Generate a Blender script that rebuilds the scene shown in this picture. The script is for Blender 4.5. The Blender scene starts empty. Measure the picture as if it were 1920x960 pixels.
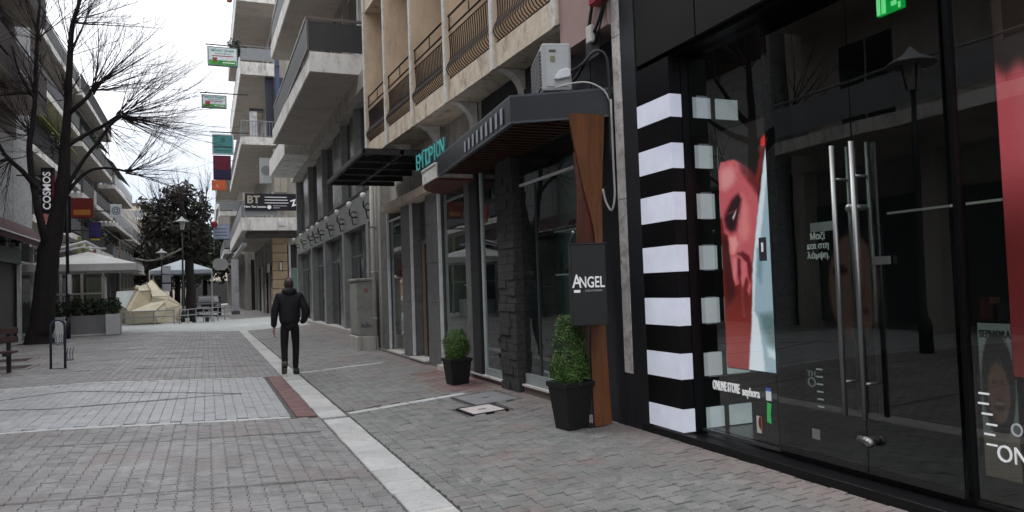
import bpy, bmesh, math, random
import numpy as np
from mathutils import Vector, Matrix, noise as mnoise
random.seed(7)
RD = math.radians
sc = bpy.context.scene
col = sc.collection

# ------------------------------------------------------------------ camera
cd = bpy.data.cameras.new('camera'); cam = bpy.data.objects.new('camera', cd); col.objects.link(cam)
cd.sensor_width = 36.0; cd.lens = 36.0 * 1400.0 / 1920.0; cd.clip_end = 1500.0; cd.clip_start = 0.05
YAW, PITCH, ROLL = RD(22.3), RD(2.25), RD(2.0)
_f = Vector((math.sin(YAW)*math.cos(PITCH), math.cos(YAW)*math.cos(PITCH), math.sin(PITCH)))
_r = Vector((math.cos(YAW), -math.sin(YAW), 0)); _u = _r.cross(_f)
_R = math.cos(ROLL)*_r - math.sin(ROLL)*_u; _U = math.cos(ROLL)*_u + math.sin(ROLL)*_r
cam.matrix_world = Matrix(((_R.x, _U.x, -_f.x, 0), (_R.y, _U.y, -_f.y, 0), (_R.z, _U.z, -_f.z, 1.5), (0, 0, 0, 1)))
sc.camera = cam

# ------------------------------------------------------------------ world, sun, exposure
w = bpy.data.worlds.new('World'); sc.world = w; w.use_nodes = True
nt = w.node_tree; nt.nodes.clear()
out = nt.nodes.new('ShaderNodeOutputWorld'); bg = nt.nodes.new('ShaderNodeBackground'); bg.inputs['Strength'].default_value = 0.14
sky = nt.nodes.new('ShaderNodeTexSky'); sky.sky_type = 'NISHITA'; sky.sun_disc = False
SUN_EL, SUN_ROT = RD(52), RD(-40)
sky.sun_elevation = SUN_EL; sky.sun_rotation = SUN_ROT
tc = nt.nodes.new('ShaderNodeTexCoord'); mp = nt.nodes.new('ShaderNodeMapping'); mp.inputs['Scale'].default_value = (1, 1, 2.2)
nz = nt.nodes.new('ShaderNodeTexNoise'); nz.inputs['Scale'].default_value = 2.6; nz.inputs['Detail'].default_value = 7
rp = nt.nodes.new('ShaderNodeValToRGB'); rp.color_ramp.elements[0].position = .36; rp.color_ramp.elements[0].color = (2.7, 2.95, 3.35, 1)
rp.color_ramp.elements[1].position = .50; rp.color_ramp.elements[1].color = (4.0, 4.05, 4.2, 1)
mx = nt.nodes.new('ShaderNodeMixRGB'); mx.inputs[0].default_value = .93
L = nt.links.new
L(tc.outputs['Generated'], mp.inputs[0]); L(mp.outputs[0], nz.inputs['Vector']); L(nz.outputs['Fac'], rp.inputs[0])
sz = nt.nodes.new('ShaderNodeSeparateXYZ'); mr = nt.nodes.new('ShaderNodeMapRange'); mr.inputs[1].default_value = 0; mr.inputs[2].default_value = 1; mr.inputs[3].default_value = 1; mr.inputs[4].default_value = 3.3
mm = nt.nodes.new('ShaderNodeVectorMath'); mm.operation = 'SCALE'      # an overcast sky is about three times brighter overhead than at the horizon
L(tc.outputs['Generated'], sz.inputs[0]); L(sz.outputs[2], mr.inputs[0]); L(rp.outputs[0], mm.inputs[0]); L(mr.outputs[0], mm.inputs['Scale'])
L(sky.outputs[0], mx.inputs[1]); L(mm.outputs[0], mx.inputs[2]); L(mx.outputs[0], bg.inputs['Color']); L(bg.outputs[0], out.inputs[0])
sd = bpy.data.lights.new('sun', 'SUN'); sd.energy = 0.6; sd.angle = RD(20); sd.color = (1, .97, .93)
so = bpy.data.objects.new('sun', sd); col.objects.link(so)
sdir = Vector((math.sin(SUN_ROT)*math.cos(SUN_EL), math.cos(SUN_ROT)*math.cos(SUN_EL), math.sin(SUN_EL)))
so.rotation_euler = sdir.to_track_quat('Z', 'Y').to_euler()
vs = sc.view_settings; vs.view_transform = 'Standard'; vs.look = 'None'; vs.exposure = 0.75; vs.gamma = 1.0

# ------------------------------------------------------------------ materials
def srgb(r, g, b):
    f = lambda c: ((c/255+.055)/1.055)**2.4 if c > 10 else c/255/12.92
    return (f(r), f(g), f(b))
MC = {}
def M(name, c=None, rough=.75, var=.12, scale=3.0, bump=0.0, bscale=None, metal=0.0, spec=.4, emit=0.0, stain=None, stain_amt=.5, stain_scale=1.2, stretch=(1, 1, 1), coat=0):
    if name in MC: return MC[name]
    m = bpy.data.materials.new(name); m.use_nodes = True; n = m.node_tree; b = n.nodes['Principled BSDF']
    b.inputs['Roughness'].default_value = rough; b.inputs['Metallic'].default_value = metal; b.inputs['Specular IOR Level'].default_value = spec
    if coat: b.inputs['Coat Weight'].default_value = coat
    t = n.nodes.new('ShaderNodeTexCoord'); mpn = n.nodes.new('ShaderNodeMapping'); mpn.inputs['Scale'].default_value = stretch
    n.links.new(t.outputs['Object'], mpn.inputs[0])
    a = n.nodes.new('ShaderNodeTexNoise'); a.inputs['Scale'].default_value = scale; a.inputs['Detail'].default_value = 8; a.inputs['Roughness'].default_value = .65
    n.links.new(mpn.outputs[0], a.inputs['Vector'])
    r = n.nodes.new('ShaderNodeValToRGB'); r.color_ramp.elements[0].position = .28; r.color_ramp.elements[1].position = .72
    r.color_ramp.elements[0].color = tuple(x*(1-var) for x in c)+(1,); r.color_ramp.elements[1].color = tuple(min(x*(1+var), 1) for x in c)+(1,)
    n.links.new(a.outputs['Fac'], r.inputs[0]); last = r.outputs[0]
    if stain:
        s = n.nodes.new('ShaderNodeTexNoise'); s.inputs['Scale'].default_value = stain_scale; s.inputs['Detail'].default_value = 10; s.inputs['Roughness'].default_value = .75
        n.links.new(mpn.outputs[0], s.inputs['Vector'])
        sr = n.nodes.new('ShaderNodeValToRGB'); sr.color_ramp.elements[0].position = .50; sr.color_ramp.elements[1].position = .66
        sr.color_ramp.elements[0].color = (0, 0, 0, 1); sr.color_ramp.elements[1].color = (stain_amt,)*3+(1,)
        n.links.new(s.outputs['Fac'], sr.inputs[0]); mm = n.nodes.new('ShaderNodeMixRGB'); n.links.new(sr.outputs[0], mm.inputs[0])
        n.links.new(last, mm.inputs[1]); mm.inputs[2].default_value = tuple(stain)+(1,); last = mm.outputs[0]
    n.links.new(last, b.inputs['Base Color'])
    if emit:
        n.links.new(last, b.inputs['Emission Color']); b.inputs['Emission Strength'].default_value = emit
    if bump:
        q = n.nodes.new('ShaderNodeTexNoise'); q.inputs['Scale'].default_value = bscale or scale*6; q.inputs['Detail'].default_value = 6
        n.links.new(mpn.outputs[0], q.inputs['Vector'])
        bp = n.nodes.new('ShaderNodeBump'); bp.inputs['Strength'].default_value = bump; bp.inputs['Distance'].default_value = .02
        n.links.new(q.outputs['Fac'], bp.inputs['Height']); n.links.new(bp.outputs[0], b.inputs['Normal'])
    MC[name] = m; return m

def paver_mat(name, c1, c2, c3, red=None, redx=None, cell=7.0, dirt=.5, spec=.35, rough=.62, patch=None):
    """stone blocks: cell colour differences, mid patches, dirt, a reddish cast in patches; all in world metres"""
    m = bpy.data.materials.new(name); m.use_nodes = True; n = m.node_tree; b = n.nodes['Principled BSDF']; lk = n.links.new
    g = n.nodes.new('ShaderNodeNewGeometry')
    v = n.nodes.new('ShaderNodeTexVoronoi'); v.inputs['Scale'].default_value = cell; lk(g.outputs['Position'], v.inputs['Vector'])
    sp = n.nodes.new('ShaderNodeSeparateColor'); lk(v.outputs['Color'], sp.inputs[0])
    r = n.nodes.new('ShaderNodeValToRGB'); e = r.color_ramp.elements
    e[0].position = 0; e[0].color = tuple(c1)+(1,); e[1].position = 1; e[1].color = tuple(c3)+(1,); x = e.new(.5); x.color = tuple(c2)+(1,)
    lk(sp.outputs[0], r.inputs[0]); last = r.outputs[0]
    def noise(scale, det=6, ro=.6):
        q = n.nodes.new('ShaderNodeTexNoise'); q.inputs['Scale'].default_value = scale; q.inputs['Detail'].default_value = det; q.inputs['Roughness'].default_value = ro
        lk(g.outputs['Position'], q.inputs['Vector']); return q.outputs['Fac']
    def ramp(src, a, bb, v0, v1):
        q = n.nodes.new('ShaderNodeMapRange'); q.inputs[1].default_value = a; q.inputs[2].default_value = bb; q.inputs[3].default_value = v0; q.inputs[4].default_value = v1
        lk(src, q.inputs[0]); return q.outputs[0]
    def mix(fac, a, bcol, typ='MIX'):
        q = n.nodes.new('ShaderNodeMixRGB'); q.blend_type = typ
        lk(fac, q.inputs[0]); lk(a, q.inputs[1])
        if isinstance(bcol, tuple): q.inputs[2].default_value = bcol
        else: lk(bcol, q.inputs[2])
        return q.outputs[0]
    if red:
        f = ramp(noise(.9, 5, .7), .52, .64, 0, .75)
        if redx is not None:
            sx = n.nodes.new('ShaderNodeSeparateXYZ'); lk(g.outputs['Position'], sx.inputs[0])
            near = ramp(sx.outputs[0], redx-.35, redx, 0, .6)
            ad = n.nodes.new('ShaderNodeMath'); ad.operation = 'MAXIMUM'; lk(f, ad.inputs[0]); lk(near, ad.inputs[1]); f = ad.outputs[0]
        last = mix(f, last, tuple(red)+(1,))
    if patch:      # worn red blocks in front of the doorway
        sy = n.nodes.new('ShaderNodeSeparateXYZ'); lk(g.outputs['Position'], sy.inputs[0]); A = ramp(sy.outputs[0], patch[0]-.25, patch[0]+.25, 0, 1); Bq = ramp(sy.outputs[1], patch[1]-.3, patch[1]+.2, 0, 1); Cq = ramp(sy.outputs[1], patch[2], patch[2]+.5, 1, 0); Dq = ramp(noise(1.8, 5, .7), .40, .56, .25, 1)
        cur = A
        for o_ in (Bq, Cq, Dq):
            q = n.nodes.new('ShaderNodeMath'); q.operation = 'MULTIPLY'; lk(cur, q.inputs[0]); lk(o_, q.inputs[1]); cur = q.outputs[0]
        last = mix(cur, last, (.22, .10, .09, 1))
    last = mix(ramp(noise(.45, 6, .7), .35, .7, 0, dirt), last, tuple(x*.55 for x in c2)+(1,))
    last = mix(ramp(noise(30, 4), .3, .75, 0, .35), last, tuple(x*.5 for x in c1)+(1,))
    last = mix(ramp(noise(3.2, 8, .8), .54, .68, 0, .6), last, tuple(x*.5 for x in c1)+(1,))
    last = mix(ramp(noise(13, 3), .66, .70, 0, .65), last, tuple(x*.35 for x in c1)+(1,))
    lk(last, b.inputs['Base Color']); b.inputs['Specular IOR Level'].default_value = spec
    lk(ramp(noise(1.1), .3, .7, rough-.14, rough+.16), b.inputs['Roughness'])
    bp = n.nodes.new('ShaderNodeBump'); bp.inputs['Strength'].default_value = .35; bp.inputs['Distance'].default_value = .006
    lk(noise(45, 5), bp.inputs['Height']); lk(bp.outputs[0], b.inputs['Normal'])
    return m

def glass_mat(name, tint, refl=1.0, rough=0.0, mult=1.3):
    m = bpy.data.materials.new(name); m.use_nodes = True; n = m.node_tree; n.nodes.clear(); lk = n.links.new
    o = n.nodes.new('ShaderNodeOutputMaterial'); tr = n.nodes.new('ShaderNodeBsdfTransparent'); gl = n.nodes.new('ShaderNodeBsdfGlossy')
    tr.inputs[0].default_value = tuple(tint)+(1,); gl.inputs['Roughness'].default_value = rough; gl.inputs[0].default_value = (refl, refl, refl, 1)
    fr = n.nodes.new('ShaderNodeFresnel'); fr.inputs[0].default_value = 1.5; mxs = n.nodes.new('ShaderNodeMixShader')
    g = n.nodes.new('ShaderNodeTexCoord'); q = n.nodes.new('ShaderNodeTexNoise'); q.inputs['Scale'].default_value = 1.1; lk(g.outputs['Object'], q.inputs['Vector'])
    bp = n.nodes.new('ShaderNodeBump'); bp.inputs['Strength'].default_value = .05; bp.inputs['Distance'].default_value = .02; lk(q.outputs['Fac'], bp.inputs['Height']); lk(bp.outputs[0], gl.inputs['Normal'])
    gg = n.nodes.new('ShaderNodeNewGeometry'); iv = n.nodes.new('ShaderNodeMath'); iv.operation = 'SUBTRACT'; iv.inputs[0].default_value = 1; lk(gg.outputs['Backfacing'], iv.inputs[1])
    ml = n.nodes.new('ShaderNodeMath'); ml.operation = 'MULTIPLY'; lk(fr.outputs[0], ml.inputs[0]); lk(iv.outputs[0], ml.inputs[1]); ml.use_clamp = True; m2 = n.nodes.new('ShaderNodeMath'); m2.operation = 'MULTIPLY'; m2.use_clamp = True; lk(ml.outputs[0], m2.inputs[0]); m2.inputs[1].default_value = mult
    lk(m2.outputs[0], mxs.inputs[0]); lk(tr.outputs[0], mxs.inputs[1]); lk(gl.outputs[0], mxs.inputs[2]); lk(mxs.outputs[0], o.inputs[0])
    MC[name] = m; return m

def attr_mat(name, emit=0, rough=.5):
    if name in MC: return MC[name]
    m = bpy.data.materials.new(name); m.use_nodes = True; n = m.node_tree; b = n.nodes['Principled BSDF']; b.inputs['Roughness'].default_value = rough
    a = n.nodes.new('ShaderNodeVertexColor'); a.layer_name = 'print'
    if emit:
        b.inputs['Base Color'].default_value = (.01, .01, .01, 1)
        n.links.new(a.outputs[0], b.inputs['Emission Color']); b.inputs['Emission Strength'].default_value = emit
    else: n.links.new(a.outputs[0], b.inputs['Base Color'])
    MC[name] = m; return m

black = M('black gloss cladding', (.004, .004, .005), rough=.4, var=.3, spec=.18)
panelgrey = M('charcoal panel', (.0085, .008, .0085), rough=.6, var=.2, scale=1.5, spec=.15)
granite = M('dark granite', (.006, .006, .007), rough=.42, var=.5, scale=60, spec=.25)
steel = M('brushed steel', (.25, .25, .25), rough=.42, metal=1, var=.1, scale=40, stretch=(1, 1, .1))
darkmetal = M('dark painted metal', (.014, .015, .019), rough=.45, var=.25, scale=8)
blackmetal = M('black ironwork', (.008, .007, .007), rough=.5, var=.3, scale=15)
whitepaint = M('white painted metal', (.62, .62, .63), rough=.45, var=.12, scale=6, stain=(.25, .22, .2), stain_amt=.5)
beigewall = M('tan plaster', (.66, .51, .36), rough=.85, var=.1, scale=2, bump=.15, bscale=30, stain=(.30, .23, .17), stain_amt=.55, stretch=(1, 1, .35))
spandrelm = M('weathered spandrel', (.62, .53, .42), rough=.9, var=.14, scale=7, bump=.5, bscale=22, stain=(.20, .14, .10), stain_amt=.75, stain_scale=4.5, stretch=(1, 1, .6))
whitefin = M('off white fin edge', (.62, .60, .56), rough=.8, var=.15, scale=9, stain=(.22, .18, .15), stain_amt=.6, stain_scale=6)
pinkwall = M('dull pink plaster', (.32, .22, .20), rough=.85, var=.15, scale=2, stain=(.15, .11, .1))
concrete = M('pale render', (.46, .43, .385), rough=.9, var=.18, scale=1.5, bump=.2, bscale=20, stain=(.17, .15, .135), stain_amt=.65, stain_scale=1.8, stretch=(1, 1, .25))
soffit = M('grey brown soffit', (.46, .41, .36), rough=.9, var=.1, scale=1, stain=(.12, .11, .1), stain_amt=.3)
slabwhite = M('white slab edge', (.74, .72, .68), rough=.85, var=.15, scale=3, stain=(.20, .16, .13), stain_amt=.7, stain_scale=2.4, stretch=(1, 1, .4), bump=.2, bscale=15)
friezem = M('grey green frieze', (.22, .225, .215), rough=.6, var=.12, scale=5, stain=(.13, .13, .13), stain_amt=.5, stain_scale=3)
greystone = M('grey wall tile', (.15, .145, .142), rough=.55, var=.22, scale=6, stain=(.10, .095, .09), stain_amt=.5, stain_scale=4)
splitstone = M('dark split stone', (.045, .043, .044), rough=.8, var=.5, scale=14, bump=.8, bscale=35)
pinkstone = M('brown pink plinth stone', (.17, .125, .12), rough=.7, var=.15, scale=8, stain=(.09, .07, .07))
sillm = M('pale marble sill', (.62, .58, .54), rough=.5, var=.15, scale=5)
shopdark = M('shopfront navy grey', (.014, .016, .020), rough=.5, var=.15, scale=3)
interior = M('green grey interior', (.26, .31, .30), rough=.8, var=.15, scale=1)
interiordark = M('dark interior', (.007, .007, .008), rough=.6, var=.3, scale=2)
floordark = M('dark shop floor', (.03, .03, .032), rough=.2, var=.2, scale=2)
orangewood = M('orange brown wood', (.15, .052, .016), rough=.5, var=.4, scale=3.5, stretch=(6, 6, .5), bump=.15)
slatwood = M('red brown slat wood', (.060, .024, .015), rough=.5, var=.35, scale=5)
barkm = M('dark bark', (.013, .010, .010), rough=.95, var=.45, scale=6, bump=.9, bscale=22, stretch=(1, 1, .3))
twigm = M('twig bark', (.030, .020, .021), rough=.95, var=.3)
teal = M('teal letter', (.08, .42, .40), rough=.4, var=.06, emit=.05)
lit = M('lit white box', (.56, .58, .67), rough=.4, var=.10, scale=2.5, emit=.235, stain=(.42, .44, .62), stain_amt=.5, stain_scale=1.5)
lampglass = M('opal globe', (.72, .70, .68), rough=.3, var=.05)
textwhite = M('white lettering', (.75, .75, .75), rough=.5, var=.03, emit=.12)
textgrey = M('grey lettering', (.40, .40, .42), rough=.5, var=.03, emit=.08)
textdark = M('dark lettering', (.03, .03, .04), rough=.5, var=.03)
litgreen = M('green lit sign', (.0, .55, .08), rough=.5, var=.1, emit=.45)
glass = glass_mat('dark shop glass', (.83, .885, .83), .97, mult=2.1)
glass2 = glass_mat('window glass', (.82, .89, .87), 1.0)
glassdoor = glass_mat('door glass', (.66, .71, .69), .97, mult=1.7)
hazeglass = glass_mat('grey canopy glass', (.25, .27, .27), .8, .15)
redaw = M('dark red awning cloth', (.05, .008, .012), rough=.8, var=.2)
planterm = M('black planter', (.008, .0075, .0078), rough=.6, var=.15, scale=10)
cloth_white = M('off white canvas', (.60, .60, .58), rough=.85, var=.08, scale=2, stain=(.4, .38, .34), stain_amt=.5)
asphalt = M('asphalt', (.05, .05, .052), rough=.9, var=.2, scale=5)
windowdark = M('dark window glass', (.03, .035, .04), rough=.12, var=.4, scale=.6, spec=.6)
greencab = M('grey cabinet paint', (.27, .27, .24), rough=.7, var=.12, scale=4, stain=(.12, .11, .09), stain_amt=.5, stain_scale=5)
cablem = M('black cable', (.012, .012, .014), rough=.6, var=.2)
greyconduit = M('grey conduit', (.33, .32, .30), rough=.6, var=.15)
creamcover = M('cream canvas cover', (.50, .45, .33), rough=.8, var=.12, scale=2, stain=(.30, .25, .16), stain_amt=.5, bump=.3, bscale=5)

# marble with pale veins
def marble():
    m = bpy.data.materials.new('dark veined marble'); m.use_nodes = True; n = m.node_tree; b = n.nodes['Principled BSDF']; lk = n.links.new
    t = n.nodes.new('ShaderNodeTexCoord'); q = n.nodes.new('ShaderNodeTexNoise'); q.inputs['Scale'].default_value = .8; q.inputs['Detail'].default_value = 9; q.inputs['Distortion'].default_value = 1.8
    lk(t.outputs['Object'], q.inputs['Vector']); r = n.nodes.new('ShaderNodeValToRGB'); e = r.color_ramp.elements
    e[0].position = .44; e[0].color = (.035, .04, .038, 1); e[1].position = .56; e[1].color = (.035, .04, .038, 1); x = e.new(.5); x.color = (.33, .33, .31, 1)
    x = e.new(.475); x.color = (.07, .075, .07, 1); x = e.new(.525); x.color = (.07, .075, .07, 1)
    lk(q.outputs['Fac'], r.inputs[0]); lk(r.outputs[0], b.inputs['Base Color']); b.inputs['Roughness'].default_value = .3
    return m
marblem = marble()

# ------------------------------------------------------------------ object helpers
def tag(o, label=None, cat=None, group=None, kind=None):
    if label: o['label'] = label
    if cat: o['category'] = cat
    if group: o['group'] = group
    if kind: o['kind'] = kind
    return o
def thing(name, label, cat, loc=(0, 0, 0), rz=0, group=None):
    o = bpy.data.objects.new(name, None); col.objects.link(o); o.location = loc; o.rotation_euler = (0, 0, rz); o.empty_display_size = .2
    return tag(o, label, cat, group)
def copy_tree(o, parent=None):
    c = o.copy(); col.objects.link(c)
    if parent is not None: c.parent = parent; c.matrix_parent_inverse = o.matrix_parent_inverse.copy()
    for ch in list(o.children): copy_tree(ch, c)
    return c
class MB:
    def __init__(s): s.v = []; s.f = []
    def add(s, vs, fs):
        k = len(s.v); s.v += [tuple(p) for p in vs]; s.f += [tuple(i+k for i in f) for f in fs]; return s
    def box(s, x0, x1, y0, y1, z0, z1, rot=None, c=None):
        vs = [(x, y, z) for z in (z0, z1) for x, y in ((x0, y0), (x1, y0), (x1, y1), (x0, y1))]
        if rot is not None: vs = [tuple(rot @ Vector(p) + Vector(c or (0, 0, 0))) for p in vs]
        return s.add(vs, [(3, 2, 1, 0), (4, 5, 6, 7), (0, 1, 5, 4), (1, 2, 6, 5), (2, 3, 7, 6), (3, 0, 4, 7)])
    def cbox(s, c, h, rz=0, rot=None):
        R = rot if rot is not None else Matrix.Rotation(rz, 3, 'Z')
        return s.box(-h[0], h[0], -h[1], h[1], -h[2], h[2], R, c)
    def prism(s, poly, z0, z1, axis='z', taper=1.0):
        n = len(poly)
        def P(a, b, c): return {'z': (a, b, c), 'y': (a, c, b), 'x': (c, a, b)}[axis]
        cx = sum(p[0] for p in poly)/n; cy = sum(p[1] for p in poly)/n
        vs = [P(a, b, z0) for a, b in poly] + [P(cx+(a-cx)*taper, cy+(b-cy)*taper, z1) for a, b in poly]
        return s.add(vs, [tuple(reversed(range(n))), tuple(range(n, 2*n))] + [(i, (i+1) % n, (i+1) % n+n, i+n) for i in range(n)])
    def tube(s, pts, r, n=8, cap=True):
        pts = [Vector(p) for p in pts]; m = len(pts); rr = r if hasattr(r, '__len__') else [r]*m
        k = len(s.v); up = None
        for i, p in enumerate(pts):
            d = (pts[min(i+1, m-1)] - pts[max(i-1, 0)])
            if d.length < 1e-9: d = Vector((0, 0, 1))
            d.normalize()
            if up is None: up = Vector((0, 0, 1)) if abs(d.z) < .9 else Vector((1, 0, 0))
            a = d.cross(up)
            if a.length < 1e-5: a = d.orthogonal()
            a.normalize(); b = a.cross(d); up = b
            for j in range(n):
                t = 2*math.pi*j/n; s.v.append(tuple(p + (a*math.cos(t)+b*math.sin(t))*rr[i]))
        for i in range(m-1):
            for j in range(n):
                s.f.append((k+i*n+j, k+i*n+(j+1) % n, k+(i+1)*n+(j+1) % n, k+(i+1)*n+j))
        if cap: s.f.append(tuple(k+j for j in reversed(range(n)))); s.f.append(tuple(k+(m-1)*n+j for j in range(n)))
        return s
    def ball(s, c, r, nu=12, nv=8, sc3=(1, 1, 1)):
        k = len(s.v); c = Vector(c)
        for i in range(nv+1):
            ph = math.pi*i/nv
            for j in range(nu):
                t = 2*math.pi*j/nu; s.v.append((c.x+r*sc3[0]*math.sin(ph)*math.cos(t), c.y+r*sc3[1]*math.sin(ph)*math.sin(t), c.z+r*sc3[2]*math.cos(ph)))
        for i in range(nv):
            for j in range(nu): s.f.append((k+i*nu+j, k+(i+1)*nu+j, k+(i+1)*nu+(j+1) % nu, k+i*nu+(j+1) % nu))
        return s
    def lathe(s, prof, c=(0, 0, 0), n=16):
        k = len(s.v); m = len(prof)
        for r, z in prof:
            for j in range(n):
                t = 2*math.pi*j/n; s.v.append((c[0]+r*math.cos(t), c[1]+r*math.sin(t), c[2]+z))
        for i in range(m-1):
            for j in range(n): s.f.append((k+i*n+j, k+i*n+(j+1) % n, k+(i+1)*n+(j+1) % n, k+(i+1)*n+j))
        s.f.append(tuple(k+j for j in reversed(range(n)))); s.f.append(tuple(k+(m-1)*n+j for j in range(n)))
        return s
    def mesh(s, name, m, smooth=False):
        me = bpy.data.meshes.new(name); me.from_pydata(s.v, [], s.f); me.validate(); 
        if m: me.materials.append(m)
        if smooth: me.polygons.foreach_set('use_smooth', [True]*len(me.polygons))
        me.update(); return me
    def build(s, name, m, parent=None, smooth=False, bevel=0):
        return link(name, s.mesh(name, m, smooth), parent, bevel)
def link(name, me, parent=None, bevel=0):
    o = bpy.data.objects.new(name, me); col.objects.link(o)
    if parent is not None:
        o.parent = parent
        if parent.type == 'EMPTY' and not parent.get('_local'): o.matrix_parent_inverse = Matrix.Translation(-Vector(parent.location))
    if bevel:
        b = o.modifiers.new('bevel', 'BEVEL'); b.width = bevel; b.segments = 2; b.limit_method = 'ANGLE'
    return o
def B(name, m, parent, x0, x1, y0, y1, z0, z1, bevel=0):
    return MB().box(x0, x1, y0, y1, z0, z1).build(name, m, parent, bevel=bevel)
def local(t): t['_local'] = 1; return t     # parts built in the thing's own coordinates

def text(s, size, m, loc, xdir, ydir=(0, 0, 1), parent=None, name='lettering', depth=.003, bold=0, align='CENTER', sx=1.0, width=None):
    cu = bpy.data.curves.new('t', 'FONT'); cu.body = s; cu.size = size; cu.extrude = depth; cu.offset = bold; cu.align_x = align; cu.align_y = 'CENTER'; cu.resolution_u = 3
    cu.space_character = 1.0
    o = bpy.data.objects.new('t', cu); col.objects.link(o)
    dg = bpy.context.evaluated_depsgraph_get(); me = bpy.data.meshes.new_from_object(o.evaluated_get(dg)); bpy.data.objects.remove(o); bpy.data.curves.remove(cu)
    if width:
        xs_ = [v.co.x for v in me.vertices]; w0 = max(xs_)-min(xs_); sx = width/w0; c0 = (max(xs_)+min(xs_))/2
        for v in me.vertices: v.co.x -= c0
    me.name = name; me.materials.clear(); me.materials.append(m)
    X = Vector(xdir).normalized(); Y = Vector(ydir); Y = (Y - X*Y.dot(X)).normalized(); Z = X.cross(Y)
    T = Matrix(((X.x*sx, Y.x, Z.x, loc[0]), (X.y*sx, Y.y, Z.y, loc[1]), (X.z*sx, Y.z, Z.z, loc[2]), (0, 0, 0, 1)))
    me.transform(T); return link(name, me, parent)

def print_panel(name, p0, U, V, nx, ny, fn, m, parent=None):
    """flat printed or lit picture: a sheet with a colour attribute. fn(u, v) with v up -> srgb 0..255"""
    p0 = Vector(p0); U = Vector(U); V = Vector(V); vs = [p0 + U*(i/nx) + V*(j/ny) for j in range(ny+1) for i in range(nx+1)]
    fs = [(j*(nx+1)+i, j*(nx+1)+i+1, (j+1)*(nx+1)+i+1, (j+1)*(nx+1)+i) for j in range(ny) for i in range(nx)]
    mb = MB(); mb.add(vs, fs); me = mb.mesh(name, m); a = me.color_attributes.new('print', 'FLOAT_COLOR', 'POINT')
    for j in range(ny+1):
        for i in range(nx+1):
            c = srgb(*[max(0, min(255, q)) for q in fn(i/nx, j/ny)]); a.data[j*(nx+1)+i].color = (c[0], c[1], c[2], 1)
    return link(name, me, parent)

# ------------------------------------------------------------------ ground profile: the street drains to the white strip
GX = 1.40
def gz(x): return min(.045*abs(x-GX), .14)
def mesh_grid(name, xs, ys, dz, m, kind='structure', zf=gz):
    mb = MB(); nx = len(xs)
    mb.add([(x, y, zf(x)+dz) for y in ys for x in xs], [(j*nx+i, j*nx+i+1, (j+1)*nx+i+1, (j+1)*nx+i) for j in range(len(ys)-1) for i in range(nx-1)])
    o = mb.build(name, m); tag(o, kind=kind); return o
joint = M('joint dirt', (.10, .097, .095), rough=.95, var=.3, scale=12)
mesh_grid('ground', [-300, -60, -12, -1.72, GX, 4.55, 12, 60, 300], [-60, -5, 10, 40, 60, 120, 400, 900], -.05, asphalt)

def inview(x, y, z=0.05, pad=.02):
    d = Vector((x, y, z-1.5)); k = d.dot(_f)
    if k < .3: return 0
    a = d.dot(_R)/k*1400/960; b = d.dot(_U)/k*1400/480
    return 1/k if abs(a) < 1+pad and abs(b) < 1+pad*2 else 0
def ishape(p, Lh, joint=.0025):
    w1 = p/2*1.09-joint*.6; w2 = p/2*.91-joint*.6; h = Lh/2-joint*2.2; k = h*.5
    return [(-w1, -h), (w1, -h), (w1, -k-.006), (w2, -k+.006), (w2, k-.006), (w1, k+.006), (w1, h), (-w1, h), (-w1, k+.006), (-w2, k-.006), (-w2, -k+.006), (-w1, -k-.006)]
def rect(px, py, joint=.006): 
    a, b = px/2-joint/2, py/2-joint/2; return [(-a, -b), (a, -b), (a, b), (-a, b)]
def paver_mesh(poly, m, name, top=.0, ch=.0035, th=.035):
    n = len(poly); ins = []
    for i in range(n):
        p = Vector(poly[i]); a = (p-Vector(poly[i-1])).normalized(); b = (Vector(poly[(i+1) % n])-p).normalized()
        na = Vector((-a.y, a.x)); nb = Vector((-b.y, b.x)); q = (na+nb); q = q/max(q.length_squared*.5, .3); ins.append(p+q*ch)
    vs = [(p[0], p[1], top-th) for p in poly]+[(p[0], p[1], top-ch) for p in poly]+[(p.x, p.y, top) for p in ins]
    fs = [(i, (i+1) % n, (i+1) % n+n, i+n) for i in range(n)]+[(i+n, (i+1) % n+n, (i+1) % n+2*n, i+2*n) for i in range(n)]+[tuple(range(2*n, 3*n))]
    mb = MB(); mb.add(vs, fs); return mb.mesh(name, m)
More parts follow.
